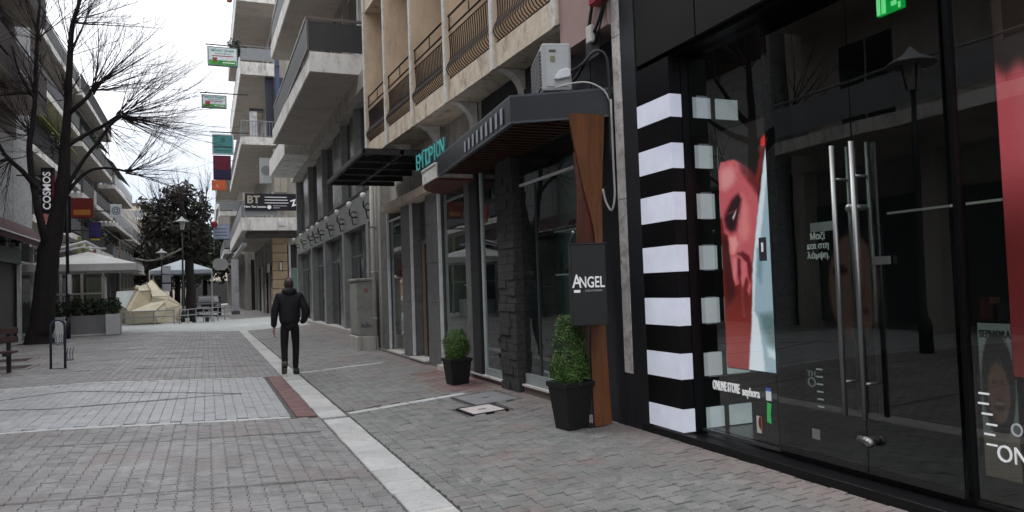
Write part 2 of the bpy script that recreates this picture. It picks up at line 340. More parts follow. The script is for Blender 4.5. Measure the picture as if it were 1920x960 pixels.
def lay(bed, cells, poly, m, piece, coarse_after=16.0, limit=300, lift=0):
    """cells: (x, y). The largest in view become objects, the others one joined part."""
    pm = [paver_mesh(poly, m, piece, top=t) for t in (0, .001, .002, -.001)]
    rank = sorted(cells, key=lambda c: -inview(*c)); single = set(c for c in rank[:limit] if inview(*c) > 0)
    base = [np.array([v.co[:] for v in q.vertices]) for q in pm]; faces = [[tuple(f.vertices) for f in q.polygons] for q in pm]
    n = len(poly); V = []; F = []; k = 0
    for c in cells:
        x, y = c; z = gz(x)+lift; s = .045 if x > GX else -.045
        if z-lift >= .14: s = 0
        tx = random.uniform(-.012, .012); ty = random.uniform(-.014, .014); zz = random.uniform(-.002, .002); i = random.randrange(4)
        if c in single:
            o = bpy.data.objects.new(piece, pm[i]); col.objects.link(o); o.parent = bed; o.location = (x, y, z+zz); o.rotation_euler = (tx, -math.atan(s)+ty, random.uniform(-.01, .01))
        elif y > -1:
            b = base[i].copy(); fl = faces[i]
            if y > coarse_after: b = b[n:]; fl = [tuple(q-n for q in f) for f in fl[n:]]
            b[:, 2] += z+zz+b[:, 0]*(s+ty)+b[:, 1]*tx; b[:, 0] += x; b[:, 1] += y
            V.append(b); F += [tuple(q+k for q in f) for f in fl]; k += len(b)
    if V:
        me = bpy.data.meshes.new(piece+'s'); me.from_pydata(np.concatenate(V).tolist(), [], F); me.materials.append(m); me.update()
        o = link(piece+'_field', me, bed); o['kind'] = 'stuff'
pav_left = paver_mat('grey street block', (.205, .198, .196), (.265, .256, .252), (.33, .32, .315), red=(.30, .235, .22), dirt=.6, spec=.5, rough=.52)
pav_right = paver_mat('green grey pavement block', (.17, .172, .164), (.222, .222, .212), (.28, .273, .262), red=(.29, .21, .195), redx=3.62, dirt=.5, spec=.45, patch=(3.0, 9.6, 12.2))
pav_band = paver_mat('pale band block', (.345, .35, .356), (.40, .405, .412), (.46, .466, .474), dirt=.4, cell=9, spec=.5, rough=.48)
pav_white = paver_mat('worn white slab', (.48, .48, .465), (.54, .54, .525), (.60, .60, .585), cell=3, dirt=.25, rough=.55)
pav_red = paver_mat('red strip block', (.17, .090, .086), (.205, .108, .10), (.24, .128, .118), dirt=.3, cell=9)
pav_cross = paver_mat('pale crossing slab', (.40, .42, .41), (.47, .49, .475), (.52, .54, .525), dirt=.35, cell=2.2)
pav_drain = paver_mat('brown drain block', (.13, .115, .11), (.16, .145, .14), (.19, .17, .165), dirt=.3, cell=9)

xsL = [-12, -8, -5, -3, -1.72, 0, 1.20]
bedL = mesh_grid('street_paving', xsL, [-4, 9.30], -.02, joint)
bedL2 = mesh_grid('far_street_paving', xsL, [14.12, 34], -.02, joint)
bedB = mesh_grid('pale_paving_band', xsL, [9.30, 14.12], -.02, joint)
bedR = mesh_grid('pavement', [1.57, 4.6], [-4, 40], -.02, joint)
bedS = mesh_grid('white_strip', [1.20, GX, 1.57], [-4, 34], -.02, joint)
P_, L_ = .12, .15
ip = ishape(P_, L_)
def cells(x0, x1, y0, y1, p=P_, l=L_, skip=None):
    o = []; i = 0; x = x0+p/2+((x1-x0) % p if x1 < 2 else 0)
    while x < x1-p*.4:
        y = y0+(l/2 if i % 2 == 0 else 0) + l*.02
        while y < y1-l*.3:
            if y-l/2 > y0-.03 and (skip is None or not skip(x, y)): o.append((x, y))
            y += l
        x += p; i += 1
    return o
drain_rows = [8.22, 6.05, 16.4, 18.9, 22.3, 26.5]
isdr = lambda x, y: any(abs(y-(d+.12*abs(x-1.2)/4)) < .10 for d in drain_rows) and x < 1.15
lay(bedL, cells(-7.5, 1.212, 3.4, 9.27), ip, pav_left, 'paver')
lay(bedL2, cells(-11, 1.212, 14.12, 33.2), ip, pav_left, 'paver', limit=60)
covers = [(2.75, 3.15, 8.05, 8.52), (9, 9.1, 9, 9.1), (2.98, 3.55, 8.62, 9.40)]
skipR = lambda x, y: any(a-.05 < x < b+.05 and c-.08 < y < d+.08 for a, b, c, d in covers) or abs(y-9.27-.18*(x-1.5)) < .15 and x < 3.1 or abs(y-14.5) < .14 and x < 3.1
lay(bedR, cells(1.562, 4.1, 2.3, 33, skip=skipR), ip, pav_right, 'paver')
# drain rows of dark brown setts across the street
dr = []
for d in drain_rows:
    x = -7.4
    while x < 1.15: dr.append((round(x, 3), round(d+.10*abs(x-1.2)/4, 3))); x += .2
lay(bedL, [c for c in dr if c[1] < 9], rect(.2, .05), pav_drain, 'drain_sett', limit=80, lift=.004)
lay(bedL2, [c for c in dr if c[1] > 9], rect(.2, .07), pav_drain, 'drain_sett', limit=60, lift=.004)
# pale band of rectangular blocks, white borders, red strip, diamond of dark setts
dia = [(-2.9, 12.1), (-1.98, 12.95), (.05, 11.82), (-1.8, 11.0), (-2.9, 11.85)]
bc = []
x = -7.3+(8.27 % .12); i = 0
while x < .97:
    y = 9.46+(.08 if i % 2 else 0)
    while y < 14.0: bc.append((round(x, 3), round(y, 3))); y += .16
    x += .12; i += 1
lay(bedB, bc, rect(.12, .16, .0025), pav_band, 'band_block')
for (a, b) in (((-3.9, 11.55), (-1.98, 12.95)), ((-1.98, 12.95), (.45, 11.80)), ((.45, 11.80), (-1.8, 11.0)), ((-1.8, 11.0), (-3.9, 11.95))):
    A = Vector(a); D = Vector(b)-A; n_ = int(D.length/.24); U_ = D.normalized(); N_ = Vector((-U_.y, U_.x))*.035
    for q in range(n_):
        p, r = A+D*(q/n_)+U_*.006, A+D*((q+1)/n_)-U_*.006; pl4 = [p-N_, r-N_, r+N_, p+N_]
        mb = MB(); mb.add([(c.x, c.y, gz(c.x)+h) for h in (-.004, .0045) for c in pl4], [(4, 5, 6, 7), (0, 1, 5, 4), (1, 2, 6, 5), (2, 3, 7, 6), (3, 0, 4, 7)]); mb.build('diamond_sett', pav_drain, bedB)
lay(bedB, [(1.09, 9.44+.2*i) for i in range(24)], rect(.24, .2, .004), pav_red, 'red_block', limit=60)
lay(bedB, [(-7.2+.6*i, yy) for i in range(14) for yy in (9.33, 14.06)], rect(.6, .10), pav_white, 'border_slab', limit=60)
# white strip slabs with slightly uneven edges
ys = 2.6; sl = []
pav_w2 = paver_mat('greyer white slab', (.42, .42, .41), (.48, .48, .47), (.54, .54, .53), cell=3, dirt=.3, rough=.55); pav_w3 = paver_mat('warm white slab', (.47, .46, .44), (.54, .53, .51), (.60, .59, .56), cell=3, dirt=.3, rough=.55)
me_v = [[paver_mesh(rect(.335, l, .026), mm_, 'strip_slab', top=.002, ch=.007) for mm_ in (pav_white, pav_w2, pav_w3)] for l in (.36, .42, .50)]
while ys < 33:
    i = random.randrange(3); l = (.36, .42, .50)[i]
    o = bpy.data.objects.new('strip_slab', me_v[i][random.randrange(3)]); col.objects.link(o); o.parent = bedS
    xo = 1.388 if ys+l/2 < 9.1 else 1.38
    o.location = (xo+random.uniform(-.004, .004), ys+l/2, .006+random.uniform(-.001, .002)); o.rotation_euler = (random.uniform(-.006, .006), random.uniform(-.006, .006), random.uniform(-.008, .008)); ys += l
    if abs(ys-9.2) < .25: ys += .13
for k in range(2):      # white lines across the pavement
    for i in range(4):
        xx = 1.77+.4*i; yy = (9.27+.18*(xx-1.5)) if k == 0 else 14.5+.02*i
        o = bpy.data.objects.new('line_slab', paver_mesh(rect(.395, .15 if k == 0 else .14), pav_white, 'line_slab')); col.objects.link(o); o.parent = bedR
        o.location = (xx, yy, gz(xx)+.003); o.rotation_euler = (0, -math.atan(.045), math.atan(.18) if k == 0 else 0)
cr = mesh_grid('crossing_paving', [-12, -1.72, GX, 4.6, 30], [33.0, 49.3], -.004, pav_cross)
mesh_grid('far_pavement', [GX, 4.6, 12], [49.3, 140], .004, M('far grey paving', (.20, .195, .19), var=.2, scale=1.5))
mesh_grid('far_street', [-12, -1.72, GX], [49.3, 140], -.004, M('far pale paving', (.30, .30, .30), var=.2, scale=1.5))
# service covers in the pavement
def cover(name, r, m1, m2, label, slot=False):
    a, b, c, d = r; cx, cy = (a+b)/2, (c+d)/2; t = local(thing(name, label, 'service cover', (cx, cy, gz(cx)), 0)); t.rotation_euler = (0, -math.atan(.045), RD(4))
    h, k = (b-a)/2, (d-c)/2; fr = MB(); e = .025
    for x0, x1, y0, y1 in ((-h-e, h+e, -k-e, -k), (-h-e, h+e, k, k+e), (-h-e, -h, -k, k), (h, h+e, -k, k)): fr.box(x0, x1, y0, y1, -.03, .004)
    fr.build('frame', m2, t); MB().box(-h+.004, h-.004, -k+.004, k-.004, -.03, .001).build('plate', m1, t)
    MB().box(-.05, .05, -.012, .012, .001, .004).build('lifting_slot', blackmetal, t)
cover('service_cover', covers[0], M('scuffed pale plate', (.52, .47, .46), var=.25, scale=7, stain=(.12, .1, .1), stain_amt=.6, stain_scale=6), darkmetal, 'pale square cover plate in the grey pavement')
cover('service_cover', covers[2], M('smooth grey plate', (.20, .205, .21), var=.15, scale=4), M('worn cover frame', (.15, .14, .14)), 'wide smooth grey cover slab below the stone pillar')

# ------------------------------------------------------------------ cosmetics store (right)
S = thing('cosmetics_store', 'black cosmetics store with glass doors, lit white stripes and a red picture screen', 'shop', (3.75, 5, .1))
XF, XG = 3.75, 3.95
B('step', granite, S, XF, 4.05, -3, 6.08, -.1, .17, bevel=.006)
B('corner_post', shopdark, S, XF+.003, 4.9, 5.95, 6.20, -.1, 9)
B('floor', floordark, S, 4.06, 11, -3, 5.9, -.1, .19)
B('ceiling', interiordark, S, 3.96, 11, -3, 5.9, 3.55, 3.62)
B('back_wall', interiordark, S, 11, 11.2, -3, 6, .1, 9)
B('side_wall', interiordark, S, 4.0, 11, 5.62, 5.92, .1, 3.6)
# dark cladding panels over the glass
for y0, y1 in ((5.03, 5.94), (4.12, 5.02), (3.21, 4.11), (2.30, 3.20), (1.39, 2.29), (.48, 1.38), (-.43, .47)):
    for z0, z1 in ((3.50, 4.98), (5.0, 6.5), (6.52, 8.5)):
        B('cladding_panel', panelgrey, S, XF+.01, XF+.06, y0+.004, y1-.004, z0, z1)
B('lintel', black, S, XF+.07, 4.6, -3, 5.94, 3.46, 9)
# striped column: lit white boxes between black ones
ZS = [(.19, .385), (.64, .86), (1.10, 1.34), (1.57, 1.80), (2.02, 2.26), (2.47, 2.69), (2.92, 3.12)]
prevz = .172
for z0, z1 in ZS:
    if z0-.002 > prevz+.02: B('black_block', black, S, XF+.004, 3.873, 5.42, 5.945, prevz, z0-.002)
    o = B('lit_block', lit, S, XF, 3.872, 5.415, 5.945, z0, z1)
    prevz = z1+.002
B('black_block', black, S, XF+.004, 3.873, 5.42, 5.945, prevz, 3.45)
B('black_post', black, S, 3.874, 3.985, 5.41, 5.944, .172, 3.45)
# inner striped wall seen through the glass
prevz = .2
for k, (z0, z1) in enumerate(ZS):
    B('inner_black_block', black, S, XG+.04, 5.15, 5.46, 5.60, prevz, z0)
    for x0, x1 in ((4.00, 4.20), (4.265, 4.50)):
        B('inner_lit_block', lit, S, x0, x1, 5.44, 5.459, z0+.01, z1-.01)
    prevz = z0+.001
B('inner_black_block', black, S, XG+.04, 5.15, 5.461, 5.60, prevz, 3.5)
# glazing
def pane(y0, y1, m=glass, z0=.22, z1=3.44, x=XG, name='pane'):
    return B(name, m, S, x, x+.010, y0, y1, z0, z1)
for y0, y1 in ((4.46, 5.40), (1.2, 2.93), (-.6, 1.18), (-2.9, -.62)): pane(y0, y1)
for y in (4.44, 2.945, 1.19, -.61): B('glazing_bar', black, S, XG-.02, XG+.04, y-.018, y+.018, .2, 3.45)
B('bottom_rail', M('satin rail', (.18, .18, .19), rough=.3, metal=.8), S, XG-.012, XG+.02, 4.46, 5.41, .19, .215)
B('bottom_rail', blackmetal, S, XG-.012, XG+.02, -2.9, 2.93, .19, .215)
B('edge_trim', M('satin rail', (.18, .18, .19)), S, XG-.006, XG, 4.462, 4.472, .22, 3.3)
# doors with steel pull bars
for y0, y1, ya, yb in ((3.625, 4.42, 3.70, None), (2.965, 3.615, 3.54, None)):
    d = B('door', glassdoor, S, XG-.05, XG-.038, y0, y1, .22, 3.30)
    for xo in (-.10, .035):
        mb = MB(); mb.tube([(XG-.044+xo*1.0, ya, .58), (XG-.044+xo, ya, 2.34)], .017, 12)
        mb.build('pull_bar', steel, d, smooth=True)
    for z in (.80, 2.12): MB().tube([(XG-.044-.10, ya, z), (XG-.044+.035, ya, z)], .009, 8).build('standoff', steel, d, smooth=True)
    B('bottom_fitting', M('dark fitting', (.05, .05, .05), rough=.3, metal=.7), d, XG-.056, XG-.032, y0, y1, .22, .26)
mb = MB(); mb.tube([(XG-.075, 3.66, .43), (XG-.075, 3.55, .43)], .028, 14); mb.ball((XG-.10, 3.56, .43), .033)
mb.build('floor_lock', steel, S, smooth=True)
mb = MB(); mb.ball((XG-.12, 3.60, 1.92), .028); mb.tube([(XG-.15, 3.56, 1.92), (XG-.03, 3.56, 1.92)], .02, 12); mb.build('door_lock', steel, S, smooth=True)
B('lock_case', M('grey case', (.15, .15, .15), rough=.3, metal=.6), S, XG-.09, XG-.06, 3.36, 3.47, 1.55, 1.60)
# picture screen behind the glass
def nz2(x, y, s): return mnoise.noise(Vector((x*s, y*s, 3.1)))
def sstep(a, b, x): t = max(0, min(1, (x-a)/(b-a))); return t*t*(3-2*t)
def lerp(a, b, t): return tuple(p+(q-p)*t for p, q in zip(a, b))
# the advertising picture as flat print: soft-edged colour shapes in picture units (x 50..225, y down)
SHAPES = [
 ([(60, 380), (82, 400), (90, 500), (100, 560), (76, 600), (66, 500)], (72, 24, 26), 8),
 ([(58, 160), (95, 156), (112, 168), (135, 190), (150, 215), (160, 240), (165, 300), (160, 340), (155, 370), (148, 430), (145, 470), (146, 520), (136, 560), (130, 545), (136, 520), (126, 500), (118, 540), (112, 510), (108, 528), (98, 535), (92, 510), (86, 470), (82, 430), (80, 400), (78, 385), (68, 375), (62, 340), (50, 280), (48, 200)], (203, 92, 106), 2.5),
 ([(58, 185), (85, 172), (100, 190), (95, 230), (70, 250), (56, 240)], (230, 142, 150), 12),
 ([(108, 166), (140, 192), (168, 235), (160, 265), (140, 232), (118, 200)], (112, 36, 44), 8),
 ([(118, 260), (135, 300), (140, 370), (130, 400), (118, 400), (108, 380), (112, 330)], (228, 126, 134), 12),
 ([(106, 256), (118, 275), (114, 300), (108, 335), (102, 370), (88, 378), (70, 362), (65, 335), (73, 305), (88, 275)], (118, 44, 56), 6),
 ([(106, 264), (113, 278), (109, 302), (103, 335), (97, 364), (87, 370), (75, 356), (71, 335), (78, 308), (90, 282)], (50, 20, 31), 4),
 ([(97, 314), (104, 304), (99, 320), (94, 338), (91, 330)], (214, 200, 214), 2),
 ([(76, 318), (100, 306), (100, 310), (77, 322)], (120, 50, 62), 2),
 ([(80, 390), (100, 385), (108, 410), (96, 440), (86, 440)], (238, 150, 158), 7),
 ([(102, 438), (118, 430), (137, 443), (146, 470), (142, 525), (134, 505), (130, 465), (118, 450)], (106, 26, 38), 4),
 ([(104, 450), (113, 455), (115, 500), (108, 525), (103, 490)], (112, 30, 42), 4),
 ([(91, 450), (101, 450), (103, 490), (97, 524), (91, 490)], (228, 124, 134), 4),
 ([(118, 456), (128, 462), (129, 500), (120, 532), (115, 500)], (218, 108, 120), 4),
 ([(174, 130), (184, 128), (173, 200), (165, 238), (156, 222), (166, 170)], (128, 34, 40), 5),
 ([(172, 110), (182, 97), (192, 102), (189, 125), (178, 132), (170, 125)], (224, 50, 56), 3),
 ([(196, 84), (204, 80), (260, 500), (260, 800), (133, 800), (143, 640), (145, 560), (147, 470), (155, 380), (165, 300), (172, 240), (182, 160)], (160, 176, 200), 1.5),
 ([(196, 84), (203, 140), (190, 200), (180, 300), (168, 400), (161, 430), (153, 520), (150, 600), (160, 620), (172, 700), (182, 800), (133, 800), (143, 640), (145, 560), (147, 470), (155, 380), (165, 300), (172, 240), (182, 160)], (226, 226, 248), 4),
 ([(165, 610), (200, 600), (228, 640), (228, 700), (190, 690), (172, 650)], (102, 120, 130), 14),
 ([(160, 420), (175, 405), (170, 520), (160, 500)], (118, 140, 160), 9),
 ([(185, 700), (228, 715), (228, 735), (190, 725)], (212, 220, 238), 7)]
def polydist(x, y, poly):
    ins = False; d = 1e9; n = len(poly)
    for i in range(n):
        x1, y1 = poly[i]; x2, y2 = poly[(i+1) % n]; dx, dy = x2-x1, y2-y1
        t = max(0, min(1, ((x-x1)*dx+(y-y1)*dy)/(dx*dx+dy*dy+1e-9))); q = (x-x1-t*dx)**2+(y-y1-t*dy)**2
        if q < d: d = q
        if (y1 > y) != (y2 > y) and x < (x2-x1)*(y-y1)/(y2-y1)+x1: ins = not ins
    d = math.sqrt(d); return d if ins else -d
BOX = [(min(p[0] for p in s_[0]), max(p[0] for p in s_[0]), min(p[1] for p in s_[0]), max(p[1] for p in s_[0])) for s_ in SHAPES]
def face(u, v):
    y = 766-717*v+18*(1-u); x = 57+134*u+18*u*u+(y-318)*.038; n1 = nz2(u*4, v*12, 3)
    c = lerp((26+14*n1, 18, 21), (124, 36, 34), sstep(158, 400, y)) if y < 400 else lerp((118, 34, 32), (146, 52, 50), sstep(560, 720, y))
    x_ = x+n1*1.5
    for (poly, col_, soft), (bx0, bx1, by0, by1) in zip(SHAPES, BOX):
        if bx0-soft < x_ < bx1+soft and by0-soft < y < by1+soft: c = lerp(c, col_, sstep(-soft, soft, polydist(x_, y, poly)))
    return tuple(q+nz2(u*4, v*12, 9)*7 for q in c)
screenm = attr_mat('lit screen picture', emit=.62)
scr = print_panel('picture_screen', (4.12, 5.27, .74), (0, -.66, 0), (0, 0, 2.02), 80, 240, face, screenm, S)
B('screen_case', black, S, 4.13, 4.22, 4.60, 5.275, .73, 2.77)
def face2(u, v):
    c = lerp((110, 30, 36), (214, 88, 104), sstep(.32, .62, v)); c = lerp(c, (230, 140, 150), .6*sstep(.2, 0, abs(u-.25))*sstep(.5, .6, v))
    c = lerp(c, (50, 14, 20), sstep(1.3, .5, ((u-.5)/.22)**2+((v-.60)/.09)**2)); c = lerp(c, (40, 16, 20), sstep(.80, .86, v+.1*u+nz2(u, v, 9)*.05)); return c
print_panel('picture_screen', (4.12, 2.80, .9), (0, -1.0, 0), (0, 0, 2.1), 40, 90, face2, attr_mat('dim lit screen picture', emit=.4), S)
B('screen_case', black, S, 4.13, 4.22, 1.7, 2.81, .88, 3.05)
# dim poster of a woman's face inside the door; glow added for missing light
def wface(u, v):
    c = (18, 15, 15); e = ((u-.5)/.42)**2+((v-.5)/.46)**2
    c = lerp(c, (96, 72, 64), sstep(1.05, .8, e)*sstep(.02, .35, 1-u*.5)); c = lerp(c, (40, 26, 24), sstep(1.2, .4, ((u-.30)/.14)**2+((v-.64)/.05)**2))
    c = lerp(c, (60, 30, 30), sstep(1.2, .4, ((u-.58)/.16)**2+((v-.30)/.04)**2)); c = lerp(c, (70, 48, 42), sstep(1.2, .4, ((u-.62)/.06)**2+((v-.45)/.09)**2)); return c
print_panel('face_poster', (4.75, 4.78, .92), (0, -.62, 0), (0, 0, .95), 30, 40, wface, attr_mat('printed poster', emit=.22), S)
def logoposter(u, v):
    c = (150, 158, 160); e = ((u-.5)/.34)**2+((v-.62)/.25)**2
    c = lerp(c, (24, 20, 20), sstep(1.1, .95, ((u-.5)/.46)**2+((v-.60)/.34)**2)); c = lerp(c, (120, 84, 70), sstep(1.1, .9, ((u-.5)/.30)**2+((v-.55)/.20)**2))
    c = lerp(c, (70, 20, 22), sstep(1.1, .8, ((u-.52)/.16)**2+((v-.47)/.05)**2)); c = lerp(c, (200, 190, 185), .8*sstep(1.1, .8, ((u-.52)/.12)**2+((v-.485)/.012)**2))
    c = lerp(c, (30, 24, 24), .7*sstep(1.1, .8, ((u-.40)/.06)**2+((v-.62)/.02)**2)); c = lerp(c, (30, 24, 24), .7*sstep(1.1, .8, ((u-.62)/.06)**2+((v-.62)/.02)**2))
    if v < .30: c = lerp(c, (120, 84, 70), .5)
    return tuple(q*.62 for q in c)
pst = print_panel('standing_poster', (4.25, 3.09, .28), (0, -.215, 0), (0, 0, .90), 22, 60, logoposter, attr_mat('printed poster self lit', emit=.35), S)
text('SEPHORA', .062, M('poster letter black', (.004, .004, .004)), (4.244, 2.983, 1.115), (0, -1, 0), parent=pst, width=.19, bold=.001)
text('ONLINE', .13, textwhite, (XG-.006, 2.60, .50), (0, -1, 0), parent=S, sx=.85)
text('OP', .10, textgrey, (XG-.006, 2.66, .64), (0, -1, 0), parent=S, sx=.85)
for k, yo in enumerate((0, .006, -.012, -.035, -.02, -.03)):
    B('white_dash', textwhite, S, XG-.006, XG-.001, 2.825+yo, 2.885+yo, .81-.055*k, .82-.055*k)
for k in range(6): B('white_dash', textwhite, S, XG-.006, XG-.001, 4.02, 4.075, .835-.052*k, .845-.052*k)
text('TH', .06, textgrey, (XG-.006, 4.12, .80), (0, -1, 0), parent=S); text('O', .10, textgrey, (XG-.006, 4.12, .74-.0), (0, -1, 0), parent=S)
text('Μαζί\nκαι στη\nλάμψη.', .066, textwhite, (XG-.006, 4.00, 1.70), (0, -1, 0), parent=S, align='CENTER', sx=.9)
text('ONLINE STORE', .105, textwhite, (XG-.006, 5.075, .60), (0, -1, 0), parent=S, width=.34, bold=.0025)
text('sephora', .095, textwhite, (XG-.006, 4.77, .59), (0, -1, 0), parent=S, width=.20, bold=.0012)
B('notice', M('notice print', (.35, .36, .36), emit=.1), S, 4.35, 4.36, 4.25, 4.48, 1.83, 1.9)
B('window_sticker', textdark, S, XG-.005, XG-.001, 4.52, 4.60, 1.62, 1.80)
B('window_sticker_icon', textwhite, S, XG-.008, XG-.005, 4.55, 4.57, 1.69, 1.76)
B('opening_hours_sticker', M('sticker white', (.6, .62, .65), emit=.1), S, XG-.005, XG-.001, 4.545, 4.60, .555, .625)
B('opening_hours_top', M('sticker blue', (.05, .1, .35), emit=.1), S, XG-.005, XG-.001, 4.545, 4.60, .627, .65)
MB().prism([(4.60, .39), (4.555, .38), (4.56, .45), (4.548, .53), (4.59, .54), (4.598, .46)], XG-.005, XG-.001, 'x').build('green_sticker', M('sticker green', (.05, .4, .1), emit=.1), S)
B('card_sticker', M('sticker cream', (.45, .42, .38), emit=.05), S, XG-.005, XG-.001, 4.67, 4.72, .29, .42)
mb = MB(); mb.prism([(4.66+.04*math.cos(t), .37+.055*math.sin(t)) for t in [i*math.pi/8 for i in range(-4, 5)]], XG-.005, XG-.001, 'x'); mb.build('round_sticker', M('sticker orange', (.30, .09, .04), emit=.05), S)
B('grey_sticker', M('sticker grey', (.16, .16, .16)), S, XG-.055, XG-.051, 4.02, 4.09, .36, .43)
# exit sign, display shelves, ceiling strip
ex = thing('exit_sign', 'green lit running figure exit sign hanging inside the glass doors', 'exit sign', (4.30, 3.62, 3.3))
B('sign_box', litgreen, ex, 4.30, 4.33, 3.515, 3.72, 3.255, 3.40)
mb = MB(); g = 4.295
mb.box(g, g+.004, 3.69, 3.715, 3.26, 3.38).box(g, g+.004, 3.645, 3.675, 3.26, 3.38).box(g, g+.004, 3.53, 3.56, 3.33, 3.36).box(g, g+.004, 3.56, 3.60, 3.29, 3.32).box(g, g+.004, 3.53, 3.545, 3.26, 3.30)
mb.build('pictogram', M('bright green', (.25, .9, .35), emit=.8), ex)
for k, (xx, yy) in enumerate(((7.2, 4.6), (8.4, 2.4), (7.6, .6))):
    ds = thing('display_stand', ('dark display stand with stacked boxes beyond the left door', 'dark display stand with boxes deep inside behind the right door', 'dark display stand at the right end of the shop interior')[k], 'display stand', (xx, yy, .19))
    B('cabinet', interiordark, ds, xx-.3, xx+.3, yy-.6, yy+.6, .19, 1.0, bevel=.01)
    for q in range(6): B('product_box', M('product %d' % (q % 3), [(.12, .10, .09), (.05, .05, .06), (.16, .05, .05)][q % 3]), ds, xx-.2, xx-.05, yy-.5+.17*q, yy-.4+.17*q, 1.0, 1.12+.05*(q % 3))
cl = thing('ceiling_strip', 'thin pale rail across the dark store ceiling', 'ceiling rail', (6, 3, 3))
B('rail', M('rail grey', (.4, .4, .4), emit=.15), cl, 6.0, 6.03, 1.5, 5.2, 2.05, 2.07)
# upper body
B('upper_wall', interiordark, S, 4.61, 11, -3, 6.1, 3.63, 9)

# weathered pilaster between the shops
pl = thing('pilaster', 'narrow weathered white stone pilaster beside the black store', 'pilaster', (3.78, 6.27, 0))
zz = .62; i = 0
for z1 in (2.3, 3.9, 5.6, 8.5):
    B('stone', M('chipped white stone', (.50, .47, .45), rough=.9, var=.2, scale=6, bump=.9, bscale=14, stain=(.16, .12, .10), stain_amt=.7, stain_scale=7), pl, 3.745, 4.2, 6.20, 6.345, zz, z1-.006); zz = z1
B('base', shopdark, pl, 3.75, 4.2, 6.20, 6.345, -.05, .615)

# ------------------------------------------------------------------ old tan building with loggias
T = thing('tan_building', 'old tan building with iron belly balconies above the shoe shop', 'building', (3.75, 12, .1))
def XB(y): return 3.69-.041*(y-7.4)
B('core', pinkwall, T, 4.9, 12, 6.36, 17.9, 0, 15)
fy = [7.43, 9.20, 11.05, 12.84, 14.60, 16.25]
def slab_poly(y0, y1, xb=4.9, d=0): return [(XB(y0)+d, y0), (XB(y1)+d, y1), (xb, y1), (xb, y0)]
for fl, (z0, z1, ztop) in enumerate(((4.40, 4.72, 7.62), (7.62, 7.94, 10.8), (10.8, 11.1, 14))):
    for k in range(len(fy)-1):
        MB().prism(slab_poly(fy[k]+.002, fy[k+1]-.002, 4.899), z0+.002, z1-.002).build('spandrel', spandrelm, T)
    for k, y in enumerate(fy):
        pr = [(XB(y)-.015, y-.05), (XB(y)-.015, y+.05), (4.899, y+.05), (4.899, y-.05)]
        f_ = MB().prism(pr, z0-.003 if fl == 0 else z0+.001, ztop).build('fin', beigewall, T)
        MB().box(XB(y)-.045, XB(y)-.016, y-.055, y+.055, z0-.02, ztop).build('fin_edge', whitefin, f_)
    for k in range(len(fy)-1):        # loggia back wall with a shuttered door
        y0, y1 = fy[k]+.051, fy[k+1]-.051
        MB().box(4.60, 4.898, y0, y1, z1, ztop).build('loggia_wall', beigewall, T)
        wd = MB().box(4.56, 4.60, y0+.45, y1-.35, z1+.02, z1+2.2).build('shutter_door', M('brown shutter', (.12, .07, .045), rough=.6, var=.2, scale=3), T)
        if fl > 1: continue
        # railing with belly balusters
        mb = MB(); n = 21
        yy0, yy1 = y0+.03, y1-.03
        for q in range(n+1):
            y = yy0+(yy1-yy0)*q/n; x = XB(y)+.03
            pts = []
            for s in range(11):
                t = s/10; pts.append((x+.06*max(0, 1-t/.12)-.075*math.exp(-((t-.22)/.17)**2)+.012*math.sin(t*3.1), y, z1+.03+.66*t))
            mb.tube(pts, .0095, 4, cap=False)
        r_ = mb.build('railing', M('brown iron', (.022, .014, .013), rough=.6, var=.3, scale=10), T, smooth=True)
        mb = MB()
        for z, rr in ((z1+.03, .012), (z1+.70, .010), (z1+.80, .016), (z1+1.02, .018)): mb.tube([(XB(yy0)+.03, yy0-.03, z), (XB(yy1)+.03, yy1+.03, z)], rr, 6)
        for t in (.0, .5, 1): y = yy0+(yy1-yy0)*t; mb.tube([(XB(y)+.03, y, z1+.78), (XB(y)+.03, y, z1+1.0)], .01, 6)
        mb.build('rail_bars', M('brown iron', None), r_, smooth=True)
MB().prism([(3.72, 6.36), (3.69, 7.36), (4.899, 7.36), (4.899, 6.36)], 4.05, 15).build('pink_wall', pinkwall, T)
# scrolled consoles below the slab
for k, y in enumerate(fy[:-1]+[16.2]):
    pts = [(0, 4.395)]; 
    for s in range(9):
        a = s/8*math.pi/2; pts.append((.02+.34*math.sin(a), 4.395-.33*(1-math.cos(a))))
    pts.append((.36, 4.02)); pts.append((.44, 4.02)); pts.append((.44, 4.395))
    x0 = XB(y)+.01
    MB().prism([(x0+p[0], p[1]) for p in reversed(pts)], y-.09, y+.09, 'y').build('console', whitefin, T)
# wall band over the shops
B('upper_band', shopdark, T, 4.02, 4.6, 6.36, 10.85, 3.36, 4.393)
B('upper_band', concrete, T, 4.02, 4.6, 10.86, 17.9, 3.36, 4.393)
B('band_panel', M('navy panel', (.035, .038, .05), rough=.5, var=.15), T, 3.99, 4.018, 7.25, 10.8, 3.42, 4.12)
B('band_panel', M('navy panel', None), T, 3.99, 4.018, 6.40, 7.23, 3.42, 4.25)
